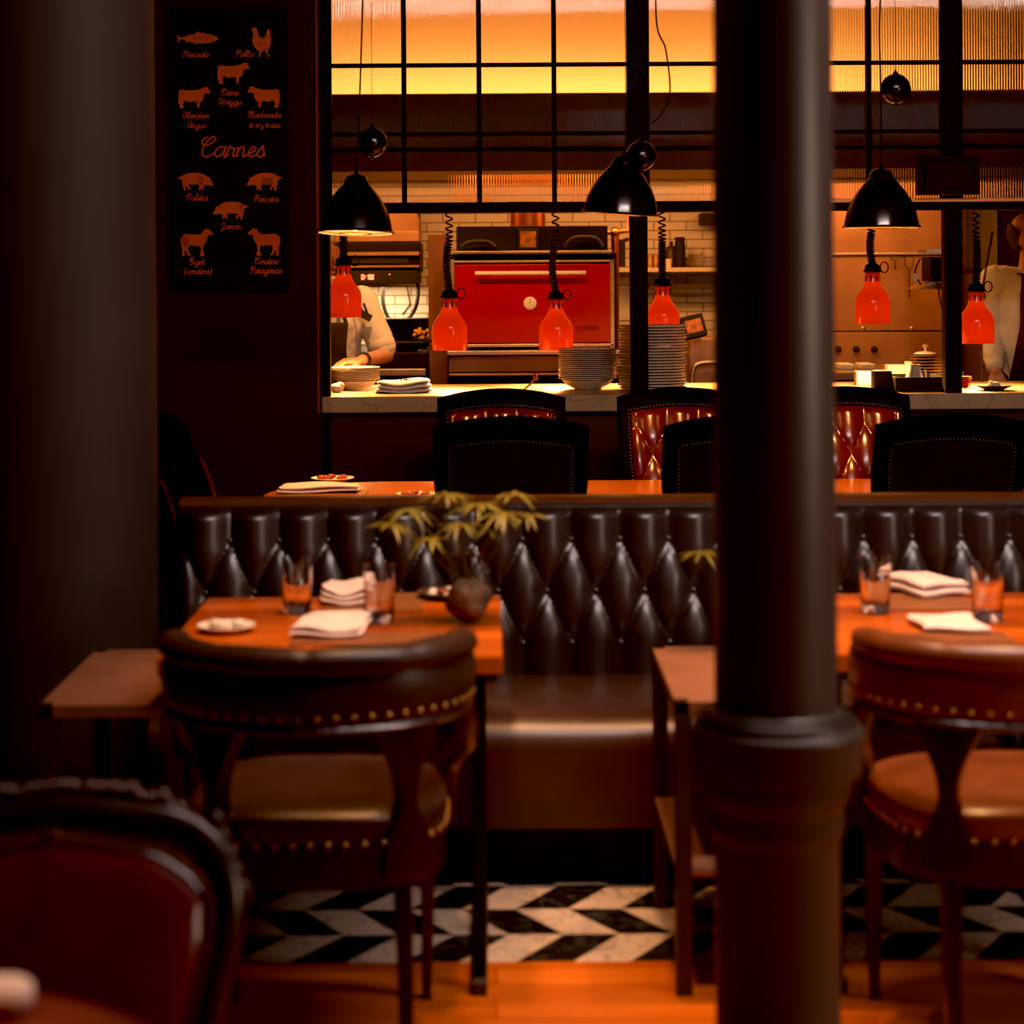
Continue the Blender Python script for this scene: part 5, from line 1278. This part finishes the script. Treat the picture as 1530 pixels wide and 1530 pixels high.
# under-hood kitchen lights
for x, e in ((-.6, 26), (.6, 28), (1.9, 32)):
    lamp('AREA', 'under_hood', (x, 11.35, 2.17), e, (1, .34, .08), (math.radians(24), 0, 0), shape='RECTANGLE', size=1.1, size_y=.5)
lamp('AREA', 'under_oven', (WX(570, 12.2, 430), 12.25, WZ(428, 12.2)), 9, (1, .58, .28), (0, 0, 0), shape='RECTANGLE', size=.3, size_y=.15)
for t, x, z, YH_ in HL:
    lamp('SPOT', 'heat_spot', (x, YH_, z - .006), 95, (1, .40, .10), (0, 0, 0), spot_size=math.radians(150), spot_blend=.5, shadow_soft_size=.04)
for o in [o for o in bpy.data.objects if o.name.startswith('pendant_lamp')]:
    l = o.location; lamp('SPOT', 'pendant_spot', (l.x, l.y, l.z - .012), 85, (1, .40, .10), (0, 0, 0), spot_size=math.radians(105), spot_blend=.8, shadow_soft_size=.05)
# dining room: ceiling downlights over the front tables then added fill lamps with no visible source
for x, y, e, an in ((-.3, 5.12, 26, 26), (1.08, 5.12, 30, 26), (.33, 4.85, 16, 22)):
    lamp('SPOT', 'downlight', (x, y, 3.4), e * 7, (1, .58, .32), (0, 0, 0), spot_size=math.radians(an), spot_blend=.6, shadow_soft_size=.06)
for x, y, e in ((-.2, 4.75, 130), (.42, 4.85, 150), (1.2, 4.85, 220)):
    lamp('SPOT', 'wide_downlight', (x, y, 3.4), e, (1, .45, .16), (0, 0, 0), spot_size=math.radians(46), spot_blend=.7, shadow_soft_size=.05)
for x, tx_2, e in ((-.5, -.5, 62), (.25, .2, 34), (1.0, .9, 26), (1.75, 1.75, 24)):
    lamp('SPOT', 'pass_fill', (x, 9.9, 2.33), e, (1, .44, .13), (math.radians(32), 0, 0), spot_size=math.radians(95), spot_blend=.7, shadow_soft_size=.03)  # added spots with no fixture, brightening counter, cook and oven
lamp('SPOT', 'near_fill', (-.75, 2.3, 3.4), 170, (1, .5, .22), (0, 0, 0), spot_size=math.radians(24), spot_blend=.7, shadow_soft_size=.05)  # added spot with no fixture, brightening the near napkin and chair
lamp('AREA', 'overhead_fill', (1.2, 3.9, 3.485), 155, (1, .77, .70), (math.radians(22), 0, 0), shape='RECTANGLE', size=2.4, size_y=.5)  # added unseen soft source, for highlights on the leather
lamp('AREA', 'side_fill', (3.3, 2.6, 1.75), 23, (1, .70, .52), (math.radians(90), 0, math.radians(68)), shape='RECTANGLE', size=.7, size_y=.9)  # added unseen side lamp, for the lit right side of the column
w = bpy.data.worlds.new('World'); sc.world = w; w.use_nodes = True
w.node_tree.nodes['Background'].inputs[0].default_value = (.02, .012, .01, 1); w.node_tree.nodes['Background'].inputs[1].default_value = .35

# ================================================================== CAMERA
cd = bpy.data.cameras.new('Camera'); cam = bpy.data.objects.new('Camera', cd); col.objects.link(cam); sc.camera = cam
cam.location = (0, 0, H); cam.rotation_euler = (PI / 2, RHO, 0)
cd.sensor_fit = 'HORIZONTAL'; cd.sensor_width = 24; cd.lens = 50
cd.shift_x = (765 - PX0) / 1530; cd.shift_y = -(765 - PY0) / 1530
cd.clip_start = .05; cd.dof.use_dof = True; cd.dof.focus_distance = 9.35; cd.dof.aperture_fstop = 1.8; cd.dof.aperture_blades = 0
sc.view_settings.view_transform = 'Standard'; sc.view_settings.look = 'None'; sc.view_settings.exposure = 0
lamp('AREA', 'high_fill', (3.3, 1.6, 2.75), 1.6, (.65, .8, 1), (math.radians(80), 0, math.radians(58)), shape='RECTANGLE', size=.4, size_y=.25)  # added unseen bluish lamp, tinting the upper column
vs = sc.view_settings; vs.use_curve_mapping = True; vs.curve_mapping.black_level = (.003, .0055, .006); vs.curve_mapping.update()
sc.cycles.caustics_refractive = False; sc.cycles.caustics_reflective = False
sc.cycles.use_denoising = True; sc.cycles.sample_clamp_indirect = 4
sc.cycles.transparent_max_bounces = 12; sc.cycles.max_bounces = 10
